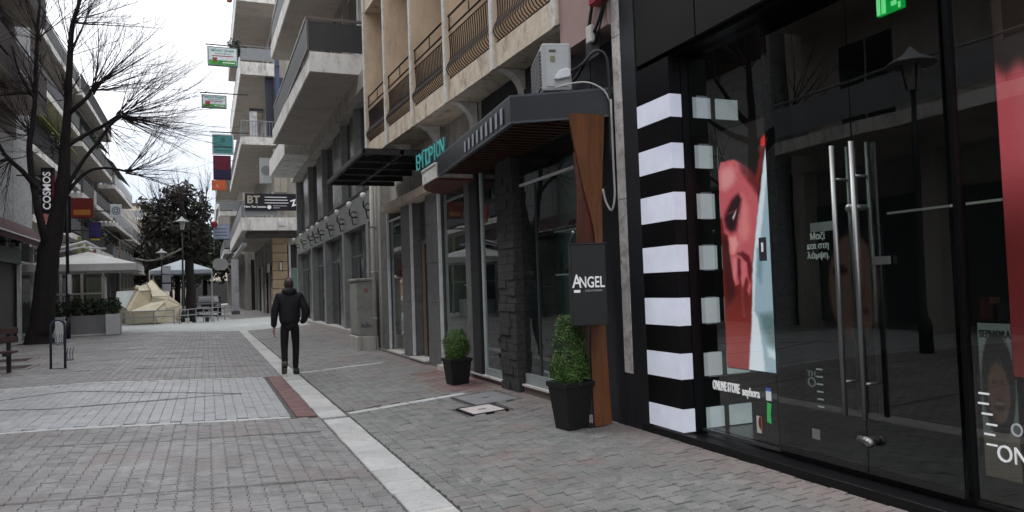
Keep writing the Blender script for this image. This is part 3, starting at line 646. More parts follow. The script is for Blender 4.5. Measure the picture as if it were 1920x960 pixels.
# ---- shoe shop front
B('plinth', pinkstone, T, 3.78, 4.5, 6.50, 8.96, -.1, .20, bevel=.008)
B('sill', sillm, T, 3.75, 3.80, 7.15, 8.95, .201, .225)
B('plinth', pinkstone, T, 3.78, 4.5, 9.62, 11.0, -.1, .17, bevel=.008)
B('sill', sillm, T, 3.74, 3.83, 9.63, 10.98, .171, .195)
B('corner_wall', shopdark, T, 3.75, 4.5, 6.352, 7.12, -.1, 3.36)
def tiles(name, x0, x1, y0, y1, zs, m, parent=T):
    for a, b in zip(zs[:-1], zs[1:]): B(name, m, parent, x0+random.uniform(0, .012), x1, y0, y1, a+.003, b-.003)
zs = list(np.arange(.0, 3.4, .105)); 
for i, (a, b) in enumerate(zip(zs[:-1], zs[1:])):     # split stone courses
    c = 9.0+random.uniform(.15, .4)
    B('split_stone', splitstone, T, 3.70+random.uniform(0, .03), 4.3, 9.0, c-.003, a+.002, b-.002); B('split_stone', splitstone, T, 3.70+random.uniform(0, .03), 4.3, c+.003, 9.58, a+.002, b-.002)
B('side_wall', shopdark, T, 3.76, 4.5, 10.50, 10.85, .196, 3.36)
fl_ = MB().box(4.5, 4.6, 6.5, 11.1, 0, 3.36).build('shop_back', interior, T)
B('shop_floor', interior, T, 3.81, 4.499, 7.13, 8.98, .19, .215); B('shop_floor', interior, T, 3.84, 4.499, 9.62, 10.6, .16, .19)
B('shop_head', interiordark, T, 3.76, 4.499, 6.5, 11.0, 3.20, 3.355)
w1 = B('window', M('pale window frame', (.40, .43, .43), rough=.4), T, 3.80, 3.84, 7.14, 7.18, .226, 3.19)
B('pane', glass2, w1, 3.815, 3.823, 7.181, 8.94, .26, 3.17); B('transom', whitepaint, w1, 3.80, 3.84, 7.181, 8.94, 2.78, 2.81); B('bottom_frame', M('grey frame', (.25, .28, .28)), w1, 3.80, 3.84, 7.181, 8.94, .226, .36)
B('mullion', M('dark mullion', (.04, .045, .045)), w1, 3.80, 3.84, 8.45, 8.47, .37, 2.77)
w2 = B('window', M('white frame', (.50, .52, .52), rough=.4), T, 3.80, 3.85, 10.42, 10.47, .196, 3.19)
B('pane', glass2, w2, 3.82, 3.828, 9.62, 10.418, .30, 3.17); B('bottom_frame', M('grey frame', None), w2, 3.80, 3.85, 9.62, 10.418, .197, .30)
B('jamb', M('white frame', None), w2, 3.80, 3.85, 9.59, 9.615, .197, 3.19)
# shelves with shoes
def shoe(mb, x, y, z, a=0):
    mb.cbox((x, y, z+.03), (.045, .12, .03), a); mb.cbox((x, y+.06, z+.09), (.04, .05, .05), a)
def shoe_mesh(y, z, x, nm='shoe', heel=False):
    mb = MB(); pr = [(0, 0), (.24, 0), (.26, .03), (.20, .06), (.12, .075), (.09, .12), (.0, .13), (-.01, .05)]
    mb.prism([(y-.12+a, z+b) for a, b in pr], x-.04, x+.04, 'x', taper=.92); return mb
for k, (y0, y1, z) in enumerate(((7.5, 8.35, 1.05), (7.5, 8.35, 1.62), (7.5, 8.35, 2.15))):
    sh = thing('display_shelf', ('lowest', 'middle', 'topmost')[k]+' white shoe shelf in the right shop window', 'shelf', (4.2, 7.9, z))
    B('board', whitepaint, sh, 4.0, 4.45, y0, y1, z-.02, z); B('bracket', steel, sh, 4.44, 4.47, y0+.02, y0+.05, z-.1, z-.02)
    for q in range(3):
        o = shoe_mesh(y0+.16+.26*q, z+.001, 4.15).build('shoe', M('shoe leather %d' % ((k+q) % 3), [(.02, .015, .015), (.06, .03, .02), (.015, .015, .02)][(k+q) % 3], rough=.35), None, bevel=.01)
        tag(o, '%s dark shoe on the %s shelf of the right shop window' % (('rightmost', 'middle', 'leftmost')[q], ('lowest', 'middle', 'topmost')[k]), 'shoe', 'shoes on the window shelves')
for q in range(4):
    o = shoe_mesh(9.8+.2*q, .2, 4.05+.1*(q % 2)).build('shoe', M('shoe leather 0', None), None, bevel=.01); tag(o, 'dark shoe on the floor of the narrow window, %s from the stone pillar' % ('first', 'second', 'third', 'fourth')[q], 'shoe', 'shoes on the narrow window floor')
for q in range(2):
    o = shoe_mesh(7.45+.35*q, .23, 4.0).build('shoe', M('shoe leather 2', None), None, bevel=.01); tag(o, ('nearer', 'farther')[q]+' dark shoe on the floor behind the conical topiary', 'shoe', 'shoes on the right window floor')
pc = B('price_card', M('card white', (.6, .6, .58)), None, 3.90, 3.905, 8.42, 8.62, .33, .42); tag(pc, 'small white price card at the foot of the right shop window', 'price card')
text('BLIN', .06, textdark, (3.897, 8.52, .375), (0, -1, 0), parent=pc)
pc = B('price_card', M('card white', None), None, 4.0, 4.005, 8.28, 8.36, .43, .72); tag(pc, 'tall white card standing in the right shop window', 'price card')
# ---- narrow shops further along: grey stone piers, doors
piers = [(10.86, 11.10, 3.765), (12.46, 13.30, 3.75), (14.42, 15.22, 3.76), (16.5, 17.3, 3.77)]
for y0, y1, x in piers: tiles('wall_tile', x, 4.3, y0, y1, [0, .55, 1.25, 1.95, 2.65, 3.36], greystone)
for y0, y1, x in piers[1:]: B('white_edge', whitepaint, T, x-.02, x+.03, y0-.05, y0-.003, .19, 3.3)
B('plinth', greystone, T, 3.68, 4.6, 13.32, 17.4, -.1, .15, bevel=.01)
B('sill', sillm, T, 3.66, 3.95, 13.33, 14.38, .151, .18)
B('sill', sillm, T, 3.64, 4.3, 11.12, 12.44, .1, .185); B('sill', sillm, T, 3.69, 4.1, 15.25, 16.48, .151, .175)
B('shop_back', interiordark, T, 4.6, 4.7, 10.86, 17.9, 0, 3.36)
w3 = B('window', M('white frame', None), T, 3.79, 3.84, 11.11, 11.15, .186, 3.25)
B('pane', glass2, w3, 3.81, 3.818, 11.151, 12.40, .19, 3.2); B('head', M('white frame', None), w3, 3.79, 3.84, 11.151, 12.40, 3.2, 3.25); B('foot_rail', M('white frame', None), w3, 3.79, 3.84, 11.151, 12.40, .187, .23)
B('window_curtain', M('display cloth', (.30, .30, .20), var=.35, scale=5, stretch=(6, 6, .4)), T, 4.2, 4.25, 11.75, 12.4, .3, 2.2)
B('display_floor', interior, T, 3.86, 4.59, 11.12, 12.44, .19, .24); B('display_shelf', whitepaint, T, 4.0, 4.5, 11.2, 11.9, 1.52, 1.54); B('low_bench', whitepaint, T, 4.0, 4.5, 11.3, 12.2, .62, .66)
w4 = B('door', M('dark brown door', (.035, .022, .016), rough=.5), T, 3.95, 4.0, 13.33, 14.38, .18, 2.35)
B('glass_light', glass2, w4, 3.94, 3.948, 13.45, 14.0, .5, 2.2); B('door_frame', M('tan frame', (.20, .16, .11)), w4, 3.90, 3.948, 14.1, 14.16, .18, 2.35)
B('transom_window', M('brown transom', (.07, .062, .05), rough=.3), T, 3.95, 3.96, 13.33, 14.38, 2.45, 3.2); B('transom_bar', greystone, T, 3.92, 4.0, 13.33, 14.38, 2.351, 2.449)
w5 = B('window', M('white frame', None), T, 3.80, 3.85, 15.23, 15.28, .176, 3.05)
B('pane', glass2, w5, 3.82, 3.828, 15.281, 16.44, .2, 3.0); B('blind', M('grey cloth', (.10, .11, .10)), w5, 3.9, 3.91, 15.3, 16.43, .6, 3.0); B('red_notice', M('red notice', (.22, .03, .03)), w5, 3.86, 3.87, 15.4, 16.0, 1.3, 2.15); B('head', M('white frame', None), w5, 3.80, 3.85, 15.281, 16.44, 3.0, 3.05)
B('cornice', spandrelm, T, 3.62, 4.2, 12.48, 16.4, 3.20, 3.36, bevel=.01)
# curved emporio awning slab and letters
aw = thing('curved_canopy', 'white curved canopy slab over the doorway with teal letters on it', 'canopy', (3.5, 11.5, 3.3))
pts = [(4.0, 10.62), (3.18, 10.62)]
for s in range(1, 11):
    a = s/10; pts.append((3.18+.06*a+.62*max(0, (a-.45)/.55)**2, 10.62+1.75*a))
pts.append((4.0, 12.37))
MB().prism(list(reversed(pts)), 3.14, 3.34).build('slab', whitefin, aw); MB().prism(list(reversed([(x+.03 if x < 3.9 else x, y) for x, y in pts])), 3.10, 3.139).build('soffit', M('dull red soffit', (.12, .045, .04)), aw)
MB().prism(list(reversed([(x-.015 if x < 3.9 else x, y) for x, y in pts])), 3.341, 3.37).build('drip_edge', whitepaint, aw)
ls = thing('shop_sign', 'teal metal letters reading ΕΜΠΟΡΙΟΝ on the curved canopy', 'sign', (3.4, 11.5, 3.4))
word = 'EMПOPION'
for i, ch in enumerate(word):
    y = 12.14-.205*i; text(ch, .38, teal, (3.33-.02*i/8, y, 3.60), (.12, -1, 0), parent=ls, depth=.006, bold=0, name='letter', width=.155 if ch != 'I' else .03)
MB().tube([(3.36, 12.2, 3.42), (3.33, 10.7, 3.42)], .012, 6).build('support_rail', darkmetal, ls); MB().prism([(3.40, 12.2), (3.37, 10.65), (3.385, 10.65), (3.415, 12.2)], 3.38, 3.80).build('backing', M('dark teal backing', (.012, .03, .035), rough=.6), ls)
# ---- canopy of the shoe shop with slatted soffit
cn = thing('canopy', 'dark metal shop canopy with wooden slat soffit over the shoe shop', 'canopy', (3.3, 8.5, 3.2))
pc0 = [(3.98, 6.42), (3.80, 6.42), (2.90, 6.98), (3.20, 10.60), (3.98, 10.60)]
def inset(p, d): 
    cx = sum(a for a, b in p)/len(p); cy = sum(b for a, b in p)/len(p); return [(a+(cx-a)*d, b+(cy-b)*d*.35) for a, b in p]
MB().prism(list(reversed(inset(pc0, .04))), 3.30, 3.38).build('deck', darkmetal, cn)
mb = MB()
def wallseg(mb, a, b, z0, z1, t=.03):
    d = Vector((b[0]-a[0], b[1]-a[1])); n = Vector((-d.y, d.x)).normalized()*t
    mb.prism([(a[0], a[1]), (b[0], b[1]), (b[0]+n.x, b[1]+n.y), (a[0]+n.x, a[1]+n.y)][::-1], z0, z1)
for a, b in ((pc0[1], pc0[2]), (pc0[2], pc0[3])):
    mb = MB(); wallseg(mb, a, b, 3.17, 3.42, -.03); mb.build('fascia', darkmetal, cn)
    mb = MB(); wallseg(mb, a, b, 3.421, 3.44, -.05); wallseg(mb, a, b, 3.15, 3.169, -.05); mb.build('fascia_edge', M('slate edge', (.06, .065, .08), rough=.4), cn)
sm = MB().box(0, .03, -.35, .35, 0, .075)
for i in range(26):
    t = i/25; y = 6.75+3.75*t; x0 = 2.95+.3*max(0, (y-6.98)/3.62); x0 = x0 if y > 7.05 else 3.35
    B('slat', slatwood, cn, x0+.03, 3.97, y, y+.045, 3.19+.01*math.sin(t*6), 3.27)
for i in range(9):           # pale strips painting slat reflections and shadows onto the fascia
    t0 = .07+.055*i; a = Vector((2.90, 6.98)); b = Vector((3.20, 10.60)); p = a+(b-a)*t0; q = a+(b-a)*(t0+.02)
    mb = MB(); wallseg(mb, (p.x-.008, p.y), (q.x-.008, q.y), 3.20, 3.37-.004*i, .004); mb.build('slat_reflection', M('painted slat reflection', (.30, .31, .36), rough=.35, metal=.3), cn)
# twisted wooden column
wc = thing('wooden_column', 'twisted orange brown wooden column holding up the dark canopy', 'column', (3.6, 6.6, .1))
def loft(name, secs, m, parent):
    mb = MB(); n = 4
    vs = [p for s in secs for p in s]; fs = [(i*n+j, i*n+(j+1) % n, (i+1)*n+(j+1) % n, (i+1)*n+j) for i in range(len(secs)-1) for j in range(n)]
    fs += [(3, 2, 1, 0), tuple(len(vs)-4+j for j in range(4))]; mb.add(vs, fs); return mb.build(name, m, parent)
def sec(xa, xb, y, z, d=.10): return [(xa, y, z), (xb, y-.02, z), (xb+.02, y+d, z), (xa+.02, y+d, z)]
def interp(tab, z):
    for a, b in zip(tab[:-1], tab[1:]):
        if a[0] <= z <= b[0]:
            t = (z-a[0])/(b[0]-a[0]); return [p+(q-p)*t for p, q in zip(a[1:], b[1:])]
def smooth_tab(tab, z):
    t = interp(tab, min(max(z, tab[0][0]), tab[-1][0])); u_ = interp(tab, min(max(z-.16, tab[0][0]), tab[-1][0])); v_ = interp(tab, min(max(z+.16, tab[0][0]), tab[-1][0])); return [(p*2+q+r)/4 for p, q, r in zip(t, u_, v_)]
tabA = [(.09, 3.48, 3.66), (.6, 3.48, 3.655), (1.1, 3.50, 3.65), (1.5, 3.55, 3.65), (1.97, 3.60, 3.66), (2.42, 3.47, 3.665), (3.17, 3.32, 3.71)]
tabB = [(.09, 3.42, 3.475), (1.1, 3.42, 3.49), (1.5, 3.42, 3.56), (1.97, 3.415, 3.60), (2.42, 3.43, 3.50), (2.8, 3.39, 3.42)]
loft('front_leaf', [sec(*smooth_tab(tabA, z), 6.50+.05*math.sin(z), z, .07) for z in np.linspace(.09, 3.17, 26)], orangewood, wc)
loft('rear_leaf', [sec(*smooth_tab(tabB, z), 6.60+.04*math.sin(z+1), z, .06) for z in np.linspace(.09, 2.8, 22)], M('red brown wood', (.085, .022, .011), rough=.5, var=.35, scale=3.5, stretch=(6, 6, .5)), wc)
B('base_shoe', darkmetal, wc, 3.40, 3.70, 6.46, 6.78, .05, .10)
# ANGEL sign box
sg = local(thing('shop_sign', 'dark box sign reading ANGEL on the wooden column', 'sign', (3.36, 6.32, 1.48), RD(-22)))
MB().box(-.165, .165, -.14, .14, -.38, .38).build('box', M('charcoal sign box', (.012, .012, .013), rough=.5, var=.12), sg, bevel=.008)
MB().box(-.172, .172, -.147, .147, .381, .392).build('cap', darkmetal, sg)
text('A', .175, textwhite, (-.115, -.1425, .03), (1, 0, 0), parent=sg, bold=.002, sx=.72); text('NGEL', .145, textwhite, (.025, -.1425, .02), (1, 0, 0), parent=sg, bold=.002, sx=.66)
text('SHOES & ACCESSORIES', .026, textgrey, (.04, -.1425, -.055), (1, 0, 0), parent=sg, sx=.6); MB().box(-.145, -.085, -.1435, -.1405, -.07, -.045).build('logo_bar', textwhite, sg)
sl_ = thing('spot_lamp', 'tiny silver spot lamp above the ANGEL sign', 'lamp', (3.19, 6.3, 1.95))
MB().tube([(3.19, 6.34, 1.88), (3.16, 6.2, 1.97)], .006, 6).build('arm', steel, sl_); MB().ball((3.16, 6.19, 1.97), .018).build('head', steel, sl_, smooth=True)
# air conditioner on the canopy
ac = local(thing('air_conditioner', 'white outdoor air conditioning unit standing on the dark canopy', 'air conditioner', (3.19, 6.79, 3.46), RD(-16)))
MB().box(0, .30, 0, .78, .0, .49).build('case', M('ac white', (.42, .43, .43), rough=.4, var=.06, stain=(.30, .27, .24), stain_amt=.4), ac, bevel=.02)
for i in range(11): B('grille_slat', M('grille grey', (.22, .22, .23)), ac, -.018, -.002, .08, .72, .045+.037*i, .062+.037*i)
B('side_panel', M('ac white panel', (.46, .47, .47), rough=.4), ac, .04, .27, -.012, -.001, .04, .45)
B('handle_recess', M('olive recess', (.10, .10, .07)), ac, .07, .14, -.017, -.013, .39, .415); B('energy_label', M('label olive', (.22, .23, .14)), ac, .08, .13, -.017, -.013, .29, .35)
MB().prism([(.11, .11), (.16, .19), (.24, .22), (.28, .20), (.28, .13), (.14, .10)], -.055, -.0135, 'y').build('valve_cover', M('bright white plastic', (.70, .72, .74), rough=.3), ac, bevel=.01)
for y in (.1, .65): B('foot', blackmetal, ac, .01, .29, y-.02, y+.02, -.018, -.001)
# cables, conduit, boxes
def cable(pts, r, m, label, cat='cable', name='cable', sub=3):
    P = [Vector(p) for p in pts]; o = []
    for i in range(len(P)-1):
        p0, p1, p2, p3 = P[max(i-1, 0)], P[i], P[i+1], P[min(i+2, len(P)-1)]
        for s in range(sub):
            t = s/sub; o.append(.5*((2*p1)+(p2-p0)*t+(2*p0-5*p1+4*p2-p3)*t*t+(3*p1-p0-3*p2+p3)*t**3))
    o.append(P[-1]); q = MB().tube(o, r, 6).build(name, m, None, smooth=True); return tag(q, label, cat)
cable([(3.68, 6.30, 4.35), (3.66, 6.42, 4.12), (3.72, 6.7, 4.02), (3.86, 7.3, 3.80), (3.93, 8.3, 3.72), (3.93, 9.5, 3.66), (3.92, 10.6, 3.60), (3.92, 11.6, 3.70), (3.95, 13, 3.9)], .016, cablem, 'thick black cable sagging along the wall above the canopy')
cable([(3.70, 6.33, 4.3), (3.70, 6.6, 3.95), (3.90, 7.4, 3.90), (3.95, 8.6, 3.62), (3.95, 9.8, 3.76), (3.95, 11.0, 3.56)], .010, cablem, 'thin black cable looping below the consoles')
cable([(3.45, 6.72, 3.64), (3.54, 6.58, 3.70), (3.62, 6.46, 3.80), (3.70, 6.37, 3.70), (3.73, 6.40, 3.2), (3.73, 6.42, 2.7)], .015, M('insulated pipe grey', (.03, .03, .034), rough=.7), 'dark insulated pipe from the air conditioner to the pilaster', 'pipe', 'pipe')
cable([(3.28, 6.70, 3.47), (3.42, 6.60, 3.50), (3.56, 6.50, 3.49), (3.68, 6.42, 3.40), (3.725, 6.39, 3.28)], .008, M('white hose', (.55, .54, .52)), 'thin white hose curving down over the canopy edge', 'hose', 'hose')
cable([(3.725, 6.37, 3.3), (3.725, 6.37, 2.6), (3.725, 6.37, 2.34), (3.70, 6.40, 2.20), (3.66, 6.44, 2.30), (3.64, 6.45, 2.42)], .012, greyconduit, 'pale conduit running down beside the weathered pilaster', 'conduit', 'conduit')
jb = thing('junction_box', 'pale oblong junction box under a bundle of cables', 'junction box', (3.7, 6.6, 4.0)); MB().box(3.66, 3.71, 6.60, 6.72, 3.95, 4.13).build('box', M('box cream', (.5, .5, .47)), jb, bevel=.012); B('backplate', blackmetal, jb, 3.712, 3.73, 6.55, 6.82, 3.8, 4.05)
cable([(3.69, 6.70, 4.10), (3.68, 6.60, 4.3), (3.70, 6.52, 4.5), (3.69, 6.5, 5)], .018, cablem, 'cable bundle rising above the oblong junction box')
al = thing('alarm_box', 'small red and white alarm box at the top of the pilaster', 'alarm box', (3.66, 6.42, 4.2)); MB().box(3.60, 3.72, 6.30, 6.52, 4.27, 4.34).build('red_base', M('alarm red', (.25, .01, .02), rough=.3), al, bevel=.01); MB().box(3.60, 3.72, 6.30, 6.52, 4.341, 4.44).build('white_case', whitepaint, al, bevel=.01)
# glass awning
ga = thing('glass_awning', 'flat black framed glass awning over the narrow shops', 'awning', (3.1, 14.6, 3.9))
B('glass_sheet', hazeglass, ga, 2.56, 3.98, 12.72, 16.6, 3.93, 3.945)
for y in (12.72, 13.5, 14.27, 15.05, 15.83, 16.6): MB().box(2.52, 3.98, y-.035, y+.035, 3.84, 3.925).build('cross_bar', blackmetal, ga)
for x in (2.52, 3.2): MB().box(x-.03, x+.03, 12.685, 16.635, 3.85, 3.93).build('long_bar', darkmetal, ga)

# ------------------------------------------------------------------ grey marble building with globe lamps
Gb = thing('marble_building', 'grey office building with dark veined marble and globe lamps', 'building', (4.2, 28, .1))
XW = 4.2
B('core', soffit, Gb, 5.0, 14, 17.95, 38.6, 0, 22)
B('frieze', friezem, Gb, 4.20, 4.999, 18.2, 38.5, 3.40, 4.32)
B('frieze_cap', darkmetal, Gb, 4.17, 4.999, 18.2, 38.5, 4.321, 4.38)
colY = [18.35, 20.9, 24.9, 29.1, 32.9, 38.35]
for i, y in enumerate(colY):
    B('column', M('grey column', (.26, .26, .25), rough=.5, var=.15, scale=4, stain=(.13, .12, .12)), Gb, 4.19, 4.6, y-.16, y+.16, .0, 3.398)
B('plinth', M('pale plinth', (.40, .38, .36)), Gb, 4.10, 5, 18.2, 38.5, -.1, .28, bevel=.01)
for a, b in zip(colY[:-1], colY[1:]):
    B('marble_panel', marblem, Gb, 4.34, 4.36, a+.17, a+.17+(b-a-.34)*.38, .29, 3.39)
    wn = B('shop_window', M('grey door frame', (.10, .10, .10)), Gb, 4.42, 4.46, a+.2+(b-a-.34)*.38, b-.2, 2.55, 2.62)
    B('pane', windowdark, wn, 4.44, 4.45, a+.2+(b-a-.34)*.38, b-.165, .29, 3.39)
    B('mullion', M('grey door frame', None), wn, 4.40, 4.435, (a+b)/2+.4, (a+b)/2+.48, .29, 2.54)
    B('back', interiordark, Gb, 4.9, 4.998, a, b, .29, 3.39)
upY = [18.35, 20.4, 22.6, 25.0, 29.4, 33.6, 38.3]
for i, y in enumerate(upY): B('upper_column', M('grey column', None), Gb, 4.21, 4.6, y-.09, y+.09, 4.381, 7.0)
for a, b in zip(upY[:-1], upY[1:]):
    wn = B('upper_window', M('dark upper frame', (.04, .04, .04)), Gb, 4.40, 4.44, a+(b-a)*.55, a+(b-a)*.55+.06, 4.381, 7.0); B('pane', windowdark, wn, 4.42, 4.43, a+(b-a)*.55+.061, b-.091, 4.40, 7.0)
    B('marble_panel', marblem, Gb, 4.34, 4.36, a+.092, a+(b-a)*.55-.002, 4.381, 7.0)
B('overhang_wall', concrete, Gb, 4.0, 4.999, 18.2, 38.6, 7.0, 7.48)
for z in (7.48, 10.9, 14.3, 17.7):
    B('storey_wall', concrete, Gb, 4.2, 4.999, 18.2, 38.6, z+.62, z+3.36)
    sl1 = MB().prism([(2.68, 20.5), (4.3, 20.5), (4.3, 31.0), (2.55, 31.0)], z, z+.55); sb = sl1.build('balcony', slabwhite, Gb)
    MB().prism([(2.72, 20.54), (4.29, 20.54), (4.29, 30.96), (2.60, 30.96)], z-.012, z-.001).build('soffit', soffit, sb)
    mb = MB().box(2.62, 2.65, 20.55, 30.95, z+.60, z+1.38).box(2.66, 4.19, 20.50, 20.53, z+.60, z+1.38); mb.build('parapet_panel', M('dark glass panel', (.035, .036, .036), rough=.55, var=.15), sb)
    mb = MB().box(2.60, 2.68, 20.45, 31.0, z+1.44, z+1.50).box(2.60, 4.19, 20.46, 20.53, z+1.44, z+1.50).box(2.61, 2.67, 20.46, 20.52, z+.55, z+1.45)
    mb.box(2.60, 2.66, 20.45, 31.0, z+.555, z+.59); mb.build('handrail', M('bronze rail', (.12, .10, .09), rough=.4), sb)
    for k in range(4):
        y = 21.3+2.5*k; wn = B('window', whitepaint, Gb, 4.16, 4.199, y, y+1.5, z+.75, z+2.9); B('pane', windowdark, wn, 4.15, 4.158, y+.1, y+1.4, z+.85, z+2.8)
MB().prism([(3.0, 31.1), (4.3, 31.1), (4.3, 37.5), (2.9, 37.5)], 7.1, 7.9).build('far_balcony', slabwhite, Gb)
gy = [20.22, 22.36, 24.61, 26.89, 29.14, 30.70, 32.23, 34.71, 37.57]
ordn = ['first', 'second', 'third', 'fourth', 'fifth', 'sixth', 'seventh', 'eighth', 'ninth']
for i, y in enumerate(gy):
    gl_ = thing('wall_lamp', '%s white globe lamp along the grey frieze, counted from the cabinet end' % ordn[i], 'wall lamp', (4.0, y, 4.08), 0, 'globe lamps along the grey frieze')
    MB().ball((3.98, y, 4.08), .09, 14, 10).build('globe', lampglass, gl_, smooth=True)
    mb = MB().tube([(4.2, y, 3.70), (4.06, y-.02, 3.68), (3.98, y, 3.78), (3.98, y, 3.94)], .028, 6).tube([(4.19, y+.05, 3.5), (4.1, y+.06, 3.46), (4.05, y, 3.62), (4.06, y, 3.70)], .02, 6).tube([(4.19, y-.06, 3.82), (4.08, y-.07, 3.86), (4.02, y-.02, 3.8)], .018, 6)
    mb.build('bracket', blackmetal, gl_, smooth=True)
# pipes and pale pier at the joint between the two buildings
for y, x, m, lb in ((17.75, 3.70, M('pale drain pipe', (.42, .40, .36), var=.2), 'pale drain pipe at the far end of the narrow shops'), (18.05, 3.86, greyconduit, 'grey drain pipe beside the marble building')):
    dp = thing('drain_pipe', lb, 'pipe', (x, y, .1)); MB().tube([(x, y, .1), (x, y, 4.3)], .055, 10).build('pipe', m, dp, smooth=True)
    for z in (.8, 1.9, 3.0): MB().tube([(x, y, z), (x, y, z+.05)], .067, 10).build('bracket', m, dp, smooth=True)
B('pale_pier', concrete, T, 3.80, 4.89, 17.32, 17.68, 0, 4.39)
# street cabinet
cb = thing('utility_cabinet', 'pale grey utility cabinet on a concrete base by the marble building', 'utility cabinet', (3.5, 18.2, .1))
MB().box(3.30, 3.72, 17.75, 18.75, .42, 1.72).build('body', greencab, cb, bevel=.02); MB().box(3.27, 3.75, 17.72, 18.78, 1.721, 1.79).build('lid', greencab, cb, bevel=.02)
MB().box(3.26, 3.76, 17.70, 18.80, .05, .419).build('base', concrete, cb, bevel=.02)
B('door', greencab, cb, 3.288, 3.299, 17.80, 18.70, .47, 1.66); B('notice', M('notice red', (.3, .12, .1)), cb, 3.46, 3.54, 17.742, 17.749, 1.45, 1.55)
mb = MB()
for a in range(6): mb.tube([(3.36+.04*a, 17.744, .62+.05*(a % 2)), (3.38+.04*a, 17.744, .76-.04*(a % 3)), (3.40+.04*a, 17.744, .62)], .006, 4)
mb.build('graffiti', textdark, cb)

def bush(name, parent, c, s, n=900, m=None, leaf=.05, seed=0, shape='ellipsoid', amp=.42):
    rnd = random.Random(seed); mb = MB()
    lumps = [(rnd.uniform(-.7, .7), rnd.uniform(-.7, .7), rnd.uniform(-.6, .75), rnd.uniform(.25, .5)) for _ in range(14)]
    for i in range(n):
        while True:
            p = Vector((rnd.uniform(-1, 1), rnd.uniform(-1, 1), rnd.uniform(-1, 1)))
            if shape == 'cone': lim = (.35+.65*math.sqrt(max(0, (1-p.z)/2)))*(1 if p.z > -.75 else .8); r = math.hypot(p.x, p.y)/max(lim, .05)
            else: r = p.length
            if r < 1+mnoise.noise(Vector((p.x*2.4+seed, p.y*2.4, p.z*2.4)))*amp and r > .5: break
        q = Vector((c[0]+p.x*s[0], c[1]+p.y*s[1], c[2]+p.z*s[2])); nrm = Vector((p.x, p.y, p.z*.6+.3)).normalized()+Vector((rnd.uniform(-.7, .7), rnd.uniform(-.7, .7), rnd.uniform(-.7, .7)))
        nrm.normalize(); a = nrm.orthogonal().normalized(); a.rotate(Matrix.Rotation(rnd.uniform(0, 6.28), 3, nrm)); b = nrm.cross(a); l = leaf*rnd.uniform(.6, 1.3)
        mb.add([q-a*l, q+b*l*.45, q+a*l, q-b*l*.45], [(0, 1, 2, 3)])
    o = mb.build(name, m, parent); return o
def leafmat(name, c, var=.6):
    if name in MC: return MC[name]
    m = bpy.data.materials.new(name); m.use_nodes = True; n = m.node_tree; b = n.nodes['Principled BSDF']; g = n.nodes.new('ShaderNodeNewGeometry')
    r = n.nodes.new('ShaderNodeValToRGB'); r.color_ramp.elements[0].color = tuple(x*(1-var) for x in c)+(1,); r.color_ramp.elements[1].color = tuple(x*(1+var) for x in c)+(1,)
    n.links.new(g.outputs['Random Per Island'], r.inputs[0]); n.links.new(r.outputs[0], b.inputs['Base Color']); b.inputs['Roughness'].default_value = .6; MC[name] = m; return m
topi = leafmat('topiary green', (.055, .115, .018)); darkleaf = leafmat('dark evergreen', (.026, .029, .015)); hedge = leafmat('hedge green', (.022, .038, .016)); brownleaf = leafmat('brown ivy', (.035, .028, .018))
# ------------------------------------------------------------------ building generator with balconies
wfm = M('white window frame', (.45, .45, .44)); railm = M('grey railing', (.25, .26, .27), rough=.4)
def railing(x_out, x_wall, ya, yb, z, style, parent, side, m=None, h=.95):
    mb = MB(); s = -side
    xo = x_out + (.03 if x_wall > x_out else -.03)
    ends = [(xo, ya+.03), (xo, yb-.03)]
    wl = x_wall
    segs = [((xo, ya+.03), (xo, yb-.03)), ((xo, ya+.03), (wl, ya+.03)), ((xo, yb-.03), (wl, yb-.03))]
    for (a, b) in segs:
        d = math.dist(a, b)
        mb.tube([(a[0], a[1], z+h), (b[0], b[1], z+h)], .03, 4)
        if style == 'bars':
            n = max(2, int(d/.16))
            for i in range(n+1):
                t = i/n; mb.tube([(a[0]+(b[0]-a[0])*t, a[1]+(b[1]-a[1])*t, z), (a[0]+(b[0]-a[0])*t, a[1]+(b[1]-a[1])*t, z+h)], .016, 3, cap=False)
            mb.tube([(a[0], a[1], z+.08), (b[0], b[1], z+.08)], .02, 4)
        else:
            x0, x1 = sorted((a[0], b[0])); y0, y1 = sorted((a[1], b[1])); mb.box(x0-.015, x1+.015, y0-.015, y1+.015, z+.12, z+h-.12)
    for p in ends: mb.tube([(p[0], p[1], z), (p[0], p[1], z+h)], .03, 4)
    return mb.build('railing', m or railm, parent)
